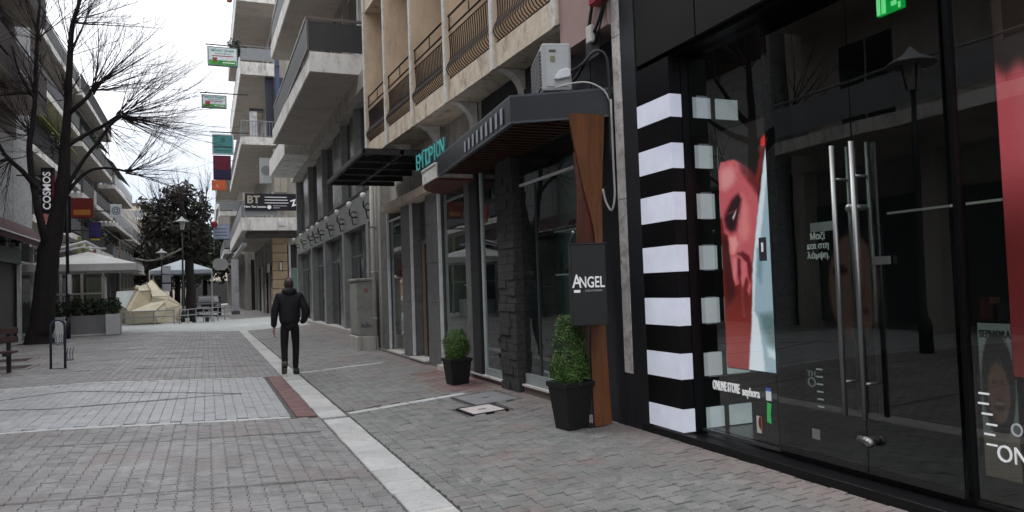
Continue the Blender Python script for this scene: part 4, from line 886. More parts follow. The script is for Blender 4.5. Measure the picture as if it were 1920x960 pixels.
def flats(name, label, x_wall, x_back, y0, y1, ztop, slabs, wallm, groundz=4.2, side=1, winm=windowdark, shop=None, slabm=slabwhite, awn=None, railmat=None, wgap=3.4):
    t = thing(name, label, 'building', (x_wall, (y0+y1)/2, .1))
    lo, hi = sorted((x_wall, x_back)); dx = 1 if x_back > x_wall else -1
    MB().box(lo, hi, y0, y1, groundz, ztop).build('wall', wallm, t)
    rlo, rhi = sorted((x_wall+dx*.5, x_back)); MB().box(rlo, rhi, y0, y1, 0, groundz-.001).build('ground_floor', shop or M('dim shop wall', (.035, .033, .031), var=.3, scale=1), t)
    n = max(2, int((y1-y0)/3.6))
    for i in range(n+1):
        y = y0+.2+(y1-y0-.4)*i/n; a, b = sorted((x_wall+dx*.02, x_wall+dx*.499)); B('pier', wallm, t, a, b, y-.2, y+.2, 0, groundz-.002)
    for i in range(n):
        ya = y0+.42+(y1-y0-.4)*i/n; yb = y0-.02+(y1-y0-.4)*(i+1)/n; a, b = sorted((x_wall+dx*.40, x_wall+dx*.44))
        wn = B('shop_window', winm, t, a, b, ya, yb, .3, groundz-.9); a, b = sorted((x_wall+dx*.37, x_wall+dx*.399)); B('mullion', wfm, wn, a, b, (ya+yb)/2-.04, (ya+yb)/2+.04, .3, groundz-.9)
    for (z, proj, ya, yb, th, style) in slabs:
        xo = x_wall-dx*proj; a, b = sorted((xo, x_wall-dx*.001)); s_ = MB().box(a, b, ya, yb, z, z+th).build('balcony', slabm, t)
        if proj > .3:
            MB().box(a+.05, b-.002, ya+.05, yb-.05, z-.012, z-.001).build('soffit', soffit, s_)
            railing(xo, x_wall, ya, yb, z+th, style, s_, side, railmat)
        k = max(1, int((yb-ya)/wgap))
        for i in range(k):
            wy = ya+(yb-ya)*(i+.5)/k; a, b = sorted((x_wall-dx*.03, x_wall-dx*.001)); q = B('window', wfm, t, a, b, wy-.85, wy+.85, z+th+.05, z+th+2.25)
            a, b = sorted((x_wall-dx*.04, x_wall-dx*.031)); B('pane', winm, q, a, b, wy-.77, wy-.03, z+th+.13, z+th+2.17); B('pane', winm, q, a, b, wy+.03, wy+.77, z+th+.13, z+th+2.17)
        if awn and z in awn:
            xa = x_wall-dx*.02; xc = x_wall-dx*(proj*.9)
            for i in range(k):
                wy = ya+(yb-ya)*(i+.5)/k
                mb = MB(); mb.add([(xa, wy-1.4, z+th+2.7), (xa, wy+1.4, z+th+2.7), (xc, wy+1.4, z+th+1.8), (xc, wy-1.4, z+th+1.8), (xa, wy-1.4, z+th+2.66), (xa, wy+1.4, z+th+2.66), (xc, wy+1.4, z+th+1.76), (xc, wy-1.4, z+th+1.76)], [(0, 1, 2, 3), (7, 6, 5, 4), (0, 3, 7, 4), (1, 5, 6, 2), (3, 2, 6, 7), (0, 4, 5, 1)])
                mb.build('awning', awn[z], t)
    return t
# right, beyond the side street
R3 = flats('corner_building', 'pale corner building with stacked balconies beyond the side street', 3.95, 14, 49.5, 70, 24, [(5.25, 2.0, 46.0, 69, .75, 'panel'), (10.3, 1.95, 46.0, 68, .45, 'bars'), (14.45, 1.9, 46.0, 66, .75, 'panel'), (18.3, 2.1, 44.6, 62, .5, 'panel')], concrete, groundz=5.2)
B('rear_block', concrete, R3, 3.96, 14, 46.9, 49.49, 6.01, 24)
MB().box(3.9, 4.65, 46.02, 46.9, 10.76, 14.4).build('end_wall', M('navy wall', (.04, .04, .06), rough=.6), R3)
B('blue_wall', M('navy wall', None), R3, 3.45, 3.90, 46.3, 46.6, 10.8, 14.4)
for k in range(9):
    z = .14+k*.56
    MB().box(3.86, 4.76, 49.0, 49.49, z+.012, z+.545).build('rusticated_block', M('tan sandstone', (.44, .33, .22), rough=.85, var=.15, scale=3, stain=(.3, .2, .13)), R3, bevel=.02)
B('side_door', M('pale green door', (.17, .25, .22)), R3, 5.0, 5.5, 49.35, 49.45, .1, 3.1); B('side_frame', whitepaint, R3, 4.86, 4.99, 49.3, 49.48, .1, 4.6); B('side_transom', textdark, R3, 5.0, 5.5, 49.36, 49.45, 3.11, 4.4)
B('side_wall', concrete, R3, 4.8, 14, 49.4, 49.495, 4.6, 5.24)
for k, (y, x) in enumerate(((50.5, 3.75), (51.8, 3.75))):
    o = thing('wall_lamp', ('nearer', 'farther')[k]+' slim wall lamp on the tan corner pier', 'wall lamp', (x, y, 3)); MB().box(x-.05, x+.05, y-.05, y+.05, 2.9, 3.45).build('shade', lampglass, o); B('back_plate', blackmetal, o, x+.051, x+.2, y-.03, y+.03, 3.0, 3.3)
o = thing('wall_lamp', 'slim white wall lamp on the front of the tan corner pier', 'wall lamp', (4.35, 48.93, 3.2)); MB().box(4.30, 4.40, 48.86, 48.96, 2.95, 3.45).build('shade', lampglass, o); B('back_plate', blackmetal, o, 4.32, 4.45, 48.965, 48.995, 2.9, 3.5)
# curved-corner fascia and dark soffit under the sign balcony
B('soffit_band', M('dark soffit', (.06, .055, .05)), R3, 2.3, 5.9, 46.4, 49.3, 5.0, 5.23)
B('slab_extension', slabwhite, R3, 3.96, 7, 46.0, 46.9, 5.25, 6.0)
B('floodlight', whitepaint, R3, 4.0, 4.4, 45.85, 45.99, 5.5, 5.75)
bn = thing('banner_sign', 'dark banner with BT monogram and white lines on the first balcony', 'sign', (3.6, 45.95, 6.8))
B('board', M('navy banner', (.012, .011, .022), rough=.5), bn, 2.16, 5.05, 45.93, 45.98, 6.40, 7.40)
tan = M('banner gold', (.45, .40, .30)); text('BT', .62, tan, (2.62, 45.925, 7.02), (1, 0, 0), parent=bn, bold=.02, sx=1.0); text('New Tax Lawson', .17, textwhite, (2.72, 45.925, 6.62), (1, 0, 0), parent=bn, bold=.004)
for k in range(3): B('print_line', textwhite, bn, 3.33, 4.50+.05*k, 45.925, 45.929, 7.17-.17*k, 7.21-.17*k)
for k in range(3): MB().tube([(3.28, 45.925, 7.19-.17*k), (3.28, 45.929, 7.19-.17*k)], .03, 8).build('bullet', textwhite, bn)
MB().tube([(3.5, 45.925, 6.60), (3.5, 45.929, 6.60)], .12, 14).build('round_logo', textwhite, bn); B('print_line', textgrey, bn, 3.72, 4.5, 45.925, 45.929, 6.66, 6.70); B('print_line', textgrey, bn, 3.72, 4.1, 45.925, 45.929, 6.54, 6.58)
text('Z', .5, textwhite, (4.9, 45.925, 6.85), (1, .0, .3), parent=bn, bold=.02)
# things on balconies
def box_thing(name, label, cat, b, m, bev=.01, extra=None):
    t = thing(name, label, cat, ((b[0]+b[1])/2, (b[2]+b[3])/2, b[4])); MB().box(*b).build('body', m, t, bevel=bev)
    if extra: extra(t)
    return t
acw = M('ac white', None)
box_thing('air_conditioner', 'pale air conditioner hanging above the BT banner balcony', 'air conditioner', (3.05, 3.75, 46.4, 46.8, 8.1, 9.6), acw, extra=lambda t: MB().tube([(3.4, 46.39, 8.85), (3.4, 46.38, 8.85)], .28, 16).build('fan_grille', M('grille grey', None), t))
box_thing('storage_cupboard', 'tan cupboard beside the BT banner balcony wall', 'cupboard', (3.80, 4.55, 46.05, 46.5, 7.5, 10.1), M('tan panel', (.38, .35, .29), var=.1), extra=lambda t: B('door_gap', textdark, t, 4.17, 4.18, 46.04, 46.049, 7.6, 10.0))
box_thing('washing_machine', 'small white appliance on the barred balcony', 'appliance', (2.55, 2.95, 46.25, 46.6, 10.8, 12.35), whitepaint, extra=lambda t: B('dark_top', blackmetal, t, 2.5, 3.3, 46.2, 46.7, 12.36, 12.5))
box_thing('folded_parasol', 'blue folded cloth hanging beside the metal panelled balcony', 'cloth', (4.0, 4.25, 46.0, 46.2, 13.2, 16.2), M('dusty blue cloth', (.07, .10, .18)), bev=.05, extra=lambda t: B('strap', textdark, t, 3.99, 4.26, 45.99, 46.0, 15.0, 15.1))
# signs sticking out from the buildings on the right
def blade_sign(name, label, x0, x1, y, z0, z1, fm, pm, extra=None, arm=True):
    t = thing(name, label, 'sign', ((x0+x1)/2, y, z0)); MB().box(x0, x1, y-.07, y+.07, z0, z1).build('frame', fm, t, bevel=.01)
    B('face', pm, t, x0+.06, x1-.06, y-.078, y-.071, z0+.06, z1-.06)
    if arm: MB().tube([(x0-.1, y, z1+.12), (2.4, y, z1+.12)], .035, 6).build('arm', blackmetal, t)
    if extra: extra(t, y-.082)
    return t
wm = M('sign white', (.62, .68, .68), var=.05); gfm = M('sign green grey frame', (.10, .16, .14))
def dent(k):
    def f(t, y):
        x0, x1, z0, z1 = k; wd = x1-x0; h = z1-z0
        B('green_field', M('sign green', (.06, .30, .06), var=.3), t, x0+.08, x1-.08, y-.002, y+.002, z0+.07, z0+h*.30)
        text('ΝΙΚΟΛΑΟΣ ΤΣΑΛΙΚΗΣ', h*.15, M('sign teal text', (.03, .22, .18)), ((x0+x1)/2, y, z1-h*.20), (1, 0, 0), parent=t, bold=.004, sx=wd/h*.48)
        text('ΧΕΙΡΟΥΡΓΟΣ ΟΔΟΝΤΙΑΤΡΟΣ', h*.09, M('sign teal text', None), ((x0+x1)/2, y, z1-h*.36), (1, 0, 0), parent=t, sx=wd/h*.42)
        B('red_line', M('sign red', (.35, .02, .05)), t, x0+wd*.15, x1-wd*.15, y-.002, y+.002, z1-h*.50, z1-h*.46)
        cx = x0+wd*.24; cz = z0+h*.30
        MB().prism([(cx-.13, cz+.13), (cx-.07, cz+.16), (cx, cz+.12), (cx+.07, cz+.16), (cx+.13, cz+.13), (cx+.10, cz-.0), (cx+.06, cz-.18), (cx, cz-.02), (cx-.06, cz-.18), (cx-.10, cz)][::-1], y-.012, y-.004, 'y').build('tooth_emblem', M('sign red brown', (.30, .05, .03)), t)
        B('phone_line', textwhite, t, x0+wd*.5, x1-wd*.1, y-.006, y-.003, z0+h*.16, z0+h*.20)
    return f
blade_sign('hanging_sign', 'upper white and green dentist sign with red tooth emblem', .27, 1.88, 45, 14.52, 15.62, gfm, wm, dent((.27, 1.88, 14.52, 15.62)))
blade_sign('hanging_sign', 'lower white and green dentist sign with red tooth emblem', -.08, 1.24, 45, 12.08, 12.84, gfm, wm, dent((-.08, 1.24, 12.08, 12.84)))
def tealx(t, y):
    text('*', .7, textdark, (1.0, y, 10.15), (1, 0, 0), parent=t); B('print_line', textdark, t, .5, 1.5, y-.002, y+.002, 9.86, 9.92); B('print_line', textdark, t, .6, 1.4, y-.002, y+.002, 9.66, 9.69)
blade_sign('hanging_sign', 'square teal sign with white frame', .42, 1.57, 45, 9.46, 10.62, whitepaint, M('sign teal', (.07, .25, .25), var=.12), tealx)
blade_sign('hanging_sign', 'dark red and navy sign under the teal sign', .46, 1.40, 45, 8.03, 9.40, M('navy frame', (.02, .015, .05)), M('sign maroon', (.13, .01, .03), var=.15), lambda t, y: B('navy_field', M('navy frame', None), t, .54, 1.32, y-.002, y+.002, 8.1, 8.6), arm=False)
blade_sign('hanging_sign', 'small orange sign below the dark red sign', .37, 1.12, 45, 7.42, 8.0, M('sign orange frame', (.5, .14, .06)), M('sign orange', (.62, .12, .05), var=.1), lambda t, y: text('A', .3, M('pale orange', (.8, .4, .3)), (.65, y, 7.65), (1, 0, 0), parent=t), arm=False)
blade_sign('hanging_sign', 'cream sign with grey lines under the far balcony', .75, 1.45, 50, 5.9, 6.45, M('sign cream frame', (.4, .35, .3)), M('sign cream', (.50, .46, .40)), lambda t, y: [B('print_line', textgrey, t, .85, 1.35, y-.002, y+.002, z, z+.05) for z in (6.05, 6.18, 6.3)], arm=False)
blade_sign('hanging_sign', 'pale blue sign with lines and red white cap on its corner', .42, 1.38, 49, 4.95, 5.85, M('sign blue frame', (.3, .35, .5)), M('sign pale blue', (.42, .47, .58)), lambda t, y: [B('print_line', M('blue print', (.08, .12, .3)), t, .55, 1.25, y-.002, y+.002, z, z+.05) for z in (5.15, 5.35, 5.55)]+[MB().ball((.5, 48.9, 5.85), .2, 12, 8).build('red_cap', M('cap red', (.35, .03, .05)), t, smooth=True)], arm=False)
hx = thing('hanging_sign', 'blank grey octagonal shop sign over the far pavement', 'sign', (.9, 52, 3.4)); MB().prism([(.40+.9*a, 3.15+.75*b) for a, b in ((.2, 0), (.8, 0), (1, .25), (1, .75), (.8, 1), (.2, 1), (0, .75), (0, .25))][::-1], 52, 52.12, 'y').build('plate', M('grey plate sign', (.42, .43, .42)), hx); MB().tube([(1.2, 52.06, 3.8), (1.9, 52.06, 4.6)], .05, 6).build('arm', darkmetal, hx)
R4 = flats('apartment_building', 'far pale apartment building beyond the octagonal sign on the right', 3.2, 14, 70.5, 92, 17, [(5.2, 1.7, 71, 91, .4, 'panel'), (8.6, 2.0, 71, 91, .4, 'panel'), (12.2, 2.1, 71, 91, .4, 'bars')], concrete, groundz=4.6)
R5 = flats('apartment_building', 'farthest apartment building on the right, half hidden by trees', 3.0, 14, 92.5, 125, 15.5, [(5.0, 1.8, 93, 124, .4, 'panel'), (8.3, 1.8, 93, 124, .4, 'bars'), (11.6, 1.8, 93, 124, .4, 'panel')], concrete, groundz=4.4)
wp = thing('shop_pillar', 'narrow white advertising pillar before the far shops on the right', 'pillar', (1.9, 62, .1)); B('shaft', whitepaint, wp, 1.75, 2.25, 60, 60.3, .1, 4.2); B('plinth', greystone, wp, 1.70, 2.30, 59.95, 60.35, .05, .3)
for k, y in enumerate((51.5, 54, 57.5, 61, 65)):
    B('shop_window', [windowdark, pinkwall, windowdark, concrete, windowdark][k], R3, 4.0, 4.1, y-.9, y+.9, .1, 3.6)
B('awning_strip', whitepaint, R3, 2.1, 2.4, 49.6, 68, 4.6, 4.75)

# ------------------------------------------------------------------ left side buildings
L0 = flats('apartment_building', 'pale building opposite the black store, seen only in its glass', -6.8, -16, -4, 15.6, 15, [(4.6, 1.1, -3, 6, .3, 'bars'), (4.6, 1.1, 7, 15, .3, 'panel'), (7.8, 1.1, -3, 6, .3, 'bars'), (7.8, 1.1, 7, 15, .3, 'panel'), (11, 1.1, -3, 15, .3, 'panel')], concrete, side=-1, shop=M('pale shop wall', (.30, .29, .27)))
stonew = M('scratched white marble wall', (.36, .37, .38), rough=.7, var=.18, scale=1.5, stain=(.12, .12, .13), stain_amt=.8, stain_scale=3.5, stretch=(1, 1, 2.5))
L1 = flats('apartment_building', 'tall dark building with deep balconies above the pharmacy on the left', -6.6, -16, 16, 35.8, 16.5, [(8.6, 1.05, 16.5, 33.0, .5, 'panel'), (12.0, 1.05, 16.5, 33.0, .5, 'panel'), (15.2, 1.05, 16.5, 33.0, .5, 'panel')], stonew, groundz=4.3, side=-1, slabm=M('dark brown balcony', (.040, .033, .033), rough=.8, var=.2), railmat=M('dark brown railing', (.05, .04, .04)))
for k in range(6): B('wall_panel', stonew, L1, -6.6+.001, -6.57, 16.2+3.25*k, 19.4+3.25*k, 4.32, 7.6)
for k in range(5):  # flat dark panels on the wall; the recess shade is put into their colour
    wn = B('recess', M('dark recess shade', (.03, .025, .025), var=.3), L1, -6.59, -6.56, 16.1+3.4*k, 19.4+3.4*k, 9.12, 11.9)
    B('recess', M('dark recess shade', None), L1, -6.59, -6.56, 16.1+3.4*k, 19.4+3.4*k, 12.55, 15.1); B('recess', M('brown recess shade', (.07, .05, .04), var=.3), L1, -6.59, -6.56, 16.1+3.4*k, 19.4+3.4*k, 7.65, 8.58)
ra = thing('awning', 'dark red scalloped awning over the pharmacy front', 'awning', (-6, 31, 3.9))
mb = MB()
mb.add([(-6.58, 20, 4.5), (-6.58, 35.4, 4.5), (-5.75, 35.4, 3.75), (-5.75, 20, 3.75), (-5.75, 35.4, 3.55), (-5.75, 20, 3.55), (-6.58, 20, 4.46), (-6.58, 35.4, 4.46)], [(0, 1, 2, 3), (3, 2, 4, 5), (5, 4, 7, 6), (1, 7, 4, 2), (0, 3, 5, 6), (0, 6, 7, 1)]); mb.build('cloth', redaw, ra)
MB().tube([(-5.75, 20, 3.76), (-5.75, 35.4, 3.76)], .03, 6).build('front_bar', whitepaint, ra)
ph = thing('pharmacy_cross', 'white outlined green pharmacy cross on a bracket', 'sign', (-5.98, 30, 3.6))
def crossp(s, t): return [(-t, -s), (t, -s), (t, -t), (s, -t), (s, t), (t, t), (t, s), (-t, s), (-t, t), (-s, t), (-s, -t), (-t, -t)]
MB().prism([(-5.97+a, 3.60+b) for a, b in crossp(.215, .085)][::-1], 29.98, 30.06, 'y').build('outline', whitepaint, ph); MB().prism([(-5.97+a, 3.60+b) for a, b in crossp(.185, .058)][::-1], 29.965, 29.979, 'y').build('cross_face', M('dark green face', (.012, .035, .025)), ph)
MB().tube([(-6.15, 30.02, 3.6), (-6.56, 30.02, 3.6)], .025, 6).build('bracket', blackmetal, ph)
B('fascia', M('grey green fascia', (.10, .13, .12)), L1, -6.45, -6.05, 20, 31, 2.85, 3.35)
for k in range(4): B('shutter', M('grey shutter', (.11, .105, .105), var=.2, scale=2, stretch=(1, 8, .2)), L1, -6.35, -6.3, 20.2+2.8*k, 22.7+2.8*k, .15, 2.84)
for y in (31.1, 33.2, 35.4): B('white_post', whitepaint, L1, -6.2, -6.08, y-.06, y+.06, .1, 3.6)
B('white_rail', whitepaint, L1, -6.18, -6.10, 31.17, 33.13, 2.9, 2.98); B('white_rail', whitepaint, L1, -6.18, -6.10, 33.27, 35.33, 2.9, 2.98)
B('glass_front', glass2, L1, -6.15, -6.13, 31.2, 35.3, .3, 2.89)
cs = thing('shop_sign', 'tall black sign reading COSMOS vertically in white', 'sign', (-5.5, 33, 5))
B('board', M('sign black', (.008, .008, .012)), cs, -5.77, -5.32, 32.96, 33.04, 4.85, 6.62); B('red_edge', M('dark red edge', (.18, .01, .02)), cs, -5.40, -5.34, 32.95, 32.959, 4.95, 6.35)
text('COSMOS', .36, M('cosmos white', (.7, .7, .72), emit=.15), (-5.57, 32.955, 5.73), (0, 0, 1), (-1, 0, 0), parent=cs, bold=.008, sx=1.0)
MB().tube([(-5.77, 33, 6.3), (-6.6, 33, 6.3)], .03, 6).build('bracket', blackmetal, cs)
yaw_ = M('yellow green awning', (.25, .30, .05)); gaw = M('grey awning', (.14, .16, .15)); 
L2 = flats('apartment_building', 'pale building with grey balconies behind the big bare tree', -8.0, -18, 36.2, 50, 15.6, [(4.9, 1.3, 36.6, 49.6, .3, 'panel'), (7.9, 1.3, 36.6, 49.6, .3, 'bars'), (11, 1.3, 36.6, 49.6, .3, 'panel'), (13.6, 1.3, 36.6, 49.6, .3, 'panel')], M('mid grey render', (.22, .21, .205), rough=.9, var=.2, scale=1.2, stain=(.10, .09, .085), stain_amt=.6), side=-1, wgap=2.6, railmat=M('dark railing', (.09, .09, .095)), awn={7.9: yaw_, 4.9: gaw})
whr = M('white render', (.50, .50, .50), rough=.9, var=.12, scale=1.2)
L3 = flats('apartment_building', 'tall left building with striped awnings behind the orange shop sign', -8.0, -18, 50.3, 66, 17.2, [(4.6, 1.3, 50.6, 65.6, .3, 'bars'), (7.6, 1.3, 50.6, 65.6, .3, 'panel'), (10.7, 1.3, 50.6, 65.6, .3, 'panel'), (13.8, 1.3, 50.6, 65.6, .3, 'bars')], M('mid grey render', None), side=-1, wgap=2.6, railmat=M('dark railing', None), awn={10.7: gaw, 4.6: gaw})
L4 = flats('apartment_building', 'left building with white stepped balconies carrying the @ sign', -7.8, -18, 66.3, 82, 13.8, [(4.4, 1.2, 66.6, 81.6, .3, 'panel'), (7.3, 1.2, 66.6, 81.6, .3, 'panel'), (10.3, 1.2, 66.6, 81.6, .3, 'panel')], M('mid grey render', None), side=-1, wgap=2.6, awn={4.4: gaw, 10.3: gaw})
L5 = flats('apartment_building', 'low far left building with a tiled top before the beige block', -7.8, -18, 82.3, 104, 11.4, [(4.2, 1.2, 82.6, 103.6, .3, 'panel'), (7.2, 1.2, 82.6, 103.6, .3, 'bars')], concrete, side=-1)
L6 = thing('apartment_block', 'distant beige block closing the left side of the street', 'building', (-9, 112, .1))
MB().box(-14, -7.4, 108, 122, 0, 13.6).build('wall', M('warm beige render', (.52, .46, .38), var=.1), L6); B('roof', M('dark roof', (.1, .08, .07)), L6, -14.2, -7.2, 107.8, 122.2, 13.6, 13.9)
for i in range(2):
    for j in range(4): B('window', windowdark, L6, -13+2.2*i+1.2, -12+2.2*i+1.2, 107.96, 108-.002, 2+3*j, 3.6+3*j)
for j in range(4):
    s_ = B('balcony', slabwhite, L6, -9.2, -7.2, 106.8, 107.98, 2.7+3*j, 2.9+3*j); B('railing', railm, s_, -9.2, -7.2, 106.78, 106.8, 2.9+3*j, 3.8+3*j)
FB = flats('apartment_building', 'farthest building closing the view behind the trees', -4, 9, 150, 165, 12, [(4, .2, 150.5, 164, .2, 'panel')], M('warm beige render', None))
B('side_wing', M('warm beige render', None), FB, -22, -4.01, 151, 164, 0, 10)
# air conditioners, planters and washing on the left balconies
for k, (xw, y, z, lb) in enumerate(((-7.9, 39.0, 5.3, 'second storey of the pale left building'), (-7.9, 45.5, 8.3, 'third storey of the pale left building'), (-7.9, 47.5, 11.4, 'fourth storey of the pale left building'), (-7.9, 53.0, 5.0, 'second storey of the tall white left building'), (-7.9, 58.5, 8.0, 'third storey of the tall white left building'), (-7.9, 62.0, 11.1, 'fourth storey of the tall white left building'), (-7.7, 70.0, 7.7, 'third storey of the stepped white building'), (-7.7, 76.0, 10.7, 'top storey of the stepped white building'))):
    t = thing('air_conditioner', 'pale air conditioner on the '+lb, 'air conditioner', (xw, y, z), 0, 'air conditioners on the left balconies')
    MB().box(xw, xw+.32, y, y+.85, z+1.2, z+1.8).build('case', acw, t, bevel=.02); MB().tube([(xw+.321, y+.35, z+1.5), (xw+.335, y+.35, z+1.5)], .24, 12).build('fan_grille', M('grille grey', None), t)
for k, (xw, y, z, c_, lb) in enumerate(((-6.75, 38.2, 5.55, (.30, .05, .04), 'red cloth hung over the first railing of the pale left building'), (-6.75, 43.6, 8.5, (.08, .12, .22), 'blue cloth hung over the second railing of the pale left building'), (-6.75, 55.0, 8.2, (.5, .48, .42), 'cream cloth over a railing of the tall white left building'), (-6.65, 69.0, 5.0, (.28, .16, .05), 'ochre cloth over the lowest railing of the stepped white building'))):
    t = thing('hanging_cloth', lb, 'cloth', (xw, y, z)); MB().box(xw+.06, xw+.09, y, y+1.1, z-.5, z+.42).build('outer_fall', M('cloth %d' % k, c_, var=.2), t); MB().box(xw-.09, xw-.07, y, y+1.1, z-.1, z+.42).build('inner_fall', M('cloth %d' % k, None), t); MB().box(xw-.09, xw+.09, y, y+1.1, z+.421, z+.435).build('fold', M('cloth %d' % k, None), t)
for k, (x, y, z, lb) in enumerate(((-6.9, 41.0, 8.2, 'third storey left'), (-6.9, 57.0, 11.3, 'fourth storey of the tall white building'), (1.75, 46.3, 15.2, 'panelled balcony of the corner building'), (1.55, 46.6, 18.9, 'top balcony of the corner building'), (-6.9, 61.0, 5.0, 'second storey of the tall white building'))):
    t = thing('balcony_plant', 'bushy potted plant on the '+lb, 'plant', (x, y, z)); MB().lathe([(.14, 0), (.2, .35)], (x, y, z), 10).build('pot', M('terracotta', (.25, .09, .05)), t); bush('leaves', t, (x, y, z+.85), (.45, .45, .55), 260, hedge, .12, seed=90+k)
# signs on the left
def ls(name, label, x0, x1, y, z0, z1, fm, pm, extra=None):
    t = thing(name, label, 'sign', ((x0+x1)/2, y, z0)); MB().box(x0, x1, y-.08, y+.08, z0, z1).build('frame', fm, t, bevel=.01); B('face', pm, t, x0+.05, x1-.05, y-.088, y-.081, z0+.05, z1-.05)
    MB().tube([(x0, y, (z0+z1)/2), (x0-1.6, y, (z0+z1)/2)], .04, 6).build('arm', blackmetal, t)
    if extra: extra(t, y-.09)
    return t
ls('hanging_sign', 'dark red and orange fascia sign behind the big bare tree', -5.85, -4.88, 40, 5.35, 6.30, M('maroon frame', (.10, .01, .01)), M('maroon face', (.14, .012, .01)), lambda t, y: B('orange_band', M('orange band', (.36, .13, .02)), t, -5.7, -5.0, y-.002, y+.002, 5.5, 5.75))
ls('hanging_sign', 'small dark purple sign with yellow underside', -5.33, -4.80, 42, 4.55, 5.35, M('purple frame', (.02, .012, .05)), M('purple face', (.03, .02, .10), var=.4), lambda t, y: B('yellow_base', M('yellow base', (.35, .27, .05)), t, -5.25, -4.85, y-.002, y+.05, 4.45, 4.54))
ls('hanging_sign', 'white square sign with a round @ mark', -5.22, -4.62, 50, 6.35, 7.15, whitepaint, M('sign grey white', (.55, .58, .60)), lambda t, y: text('@', .5, M('sign grey text', (.12, .15, .2)), (-4.92, y, 6.78), (1, 0, 0), parent=t, bold=.01))
for k, (x, m_) in enumerate(((-5.62, (.35, .33, .1)), (-5.42, (.30, .38, .12)), (-5.22, (.30, .12, .18)))):
    o = thing('pavement_banner', ('yellow banner left of the green one on the first balcony', 'lime banner in the middle of the first balcony row', 'dull pink banner at the right of the first balcony row')[k], 'banner', (x, 41+k, 4.0)); B('cloth', M('banner %d' % k, m_), o, x-.07, x+.07, 41+k, 41.03+k, 3.55-.25*k, 4.55-.25*k); B('rod', whitepaint, o, x-.08, x+.08, 40.99+k, 41.04+k, 4.551-.25*k, 4.58-.25*k)

# ------------------------------------------------------------------ cafe parasol, planters, glass front
cf = thing('cafe_parasol', 'large square white cafe parasol on the left side of the street', 'parasol', (-4.1, 33, .14))
mb = MB(); a = 1.85; cx, cy = -4.35, 34.2
top = [(cx, cy, 3.45)]; ed = [(cx-a, cy-a, 2.88), (cx+a, cy-a, 2.88), (cx+a, cy+a, 2.88), (cx-a, cy+a, 2.88)]; val = [(p[0], p[1], 2.62) for p in ed]
mb.add(top+ed+val, [(0, 1, 2), (0, 2, 3), (0, 3, 4), (0, 4, 1), (1, 5, 6, 2), (2, 6, 7, 3), (3, 7, 8, 4), (4, 8, 5, 1)])
cn_ = mb.build('canopy', cloth_white, cf); so_ = cn_.modifiers.new('t', 'SOLIDIFY'); so_.thickness = .012
mb = MB().tube([(-3.62, 33.0, .16), (-3.66, 33.0, 2.35), (-3.85, 33.4, 2.5)], .045, 8); mb.build('pole', whitepaint, cf, smooth=True)
mb = MB()
for p in ed: mb.tube([(cx, cy, 2.75), (p[0]*.97+cx*.03, p[1]*.97+cy*.03, 2.84)], .02, 5)
mb.build('rib', whitepaint, cf)
mb = MB().tube([(cx-1.7, cy-1.2, 3.35), (cx-.7, cy-.6, 3.62), (cx-.1, cy-.2, 3.85), (cx+.4, cy, 3.55)], .05, 6).tube([(cx-.9, cy-.8, 3.42), (cx-.2, cy-.4, 3.6), (cx+.6, cy, 3.56)], .04, 6); mb.build('top_arm', whitepaint, cf, smooth=True)
pw = M('planter white', (.52, .52, .52), var=.08); pg = M('planter grey', (.20, .20, .205), var=.1)
for k, (x, y, wx, wy, h, m_, lb) in enumerate(((-4.20, 33.0, .62, .3, .75, pg, 'long grey planter under the cafe parasol'), (-3.32, 32.4, .24, .3, .78, pw, 'white square planter at the right of the cafe parasol'), (-5.05, 31.8, .22, .25, .75, pw, 'white planter beside the big tree trunk'), (-4.30, 27.4, .13, .13, .70, pw, 'slim white planter in front of the big tree'))):
    t = thing('planter', lb, 'planter', (x, y, .14)); MB().prism([(x-wx, y-wy), (x+wx, y-wy), (x+wx, y+wy), (x-wx, y+wy)], .16, .16+h, taper=1.04).build('pot', m_, t, bevel=.01); 
    if k == 0: MB().box(x-wx-.03, x+wx+.03, y-wy-.03, y-wy-.005, .15, .20).build('white_foot', whitepaint, t)
    if k == 3: continue
    n = 3 if k == 0 else 1
    for q in range(n): bush('shrub', t, (x+(q-(n-1)/2)*.42, y, .16+h+.28), (.27, .27, .36), 420, hedge, .07, seed=k*7+q)
# glazed cafe front behind
cg = thing('cafe_enclosure', 'glazed cafe enclosure with wooden tones behind the planters', 'enclosure', (-5.5, 37, .14))
for i in range(6):
    x = -8.2+.8*i; B('post', M('pale post', (.35, .33, .30)), cg, x-.05, x+.05, 37.0, 37.1, .14, 2.7)
    if i < 5: B('glass_panel', glass2, cg, x+.051, x+.749, 37.04, 37.05, .3, 2.65); B('curtain', M('curtain %d' % (i % 3), [(.10, .06, .045), (.18, .15, .12), (.07, .075, .07)][i % 3], var=.3, scale=3, stretch=(6, 1, .3)), cg, x+.1, x+.7, 37.5, 37.55, .3, 2.5)
B('top_rail', M('pale post', None), cg, -8.3, -4.1, 36.98, 37.12, 2.701, 2.8); B('mid_rail', M('pale post', None), cg, -8.25, -4.1, 36.96, 36.99, 1.75, 1.82); B('rear_wall', M('brown rear', (.05, .03, .022)), cg, -8.3, -4.2, 38.6, 38.7, .14, 2.8)
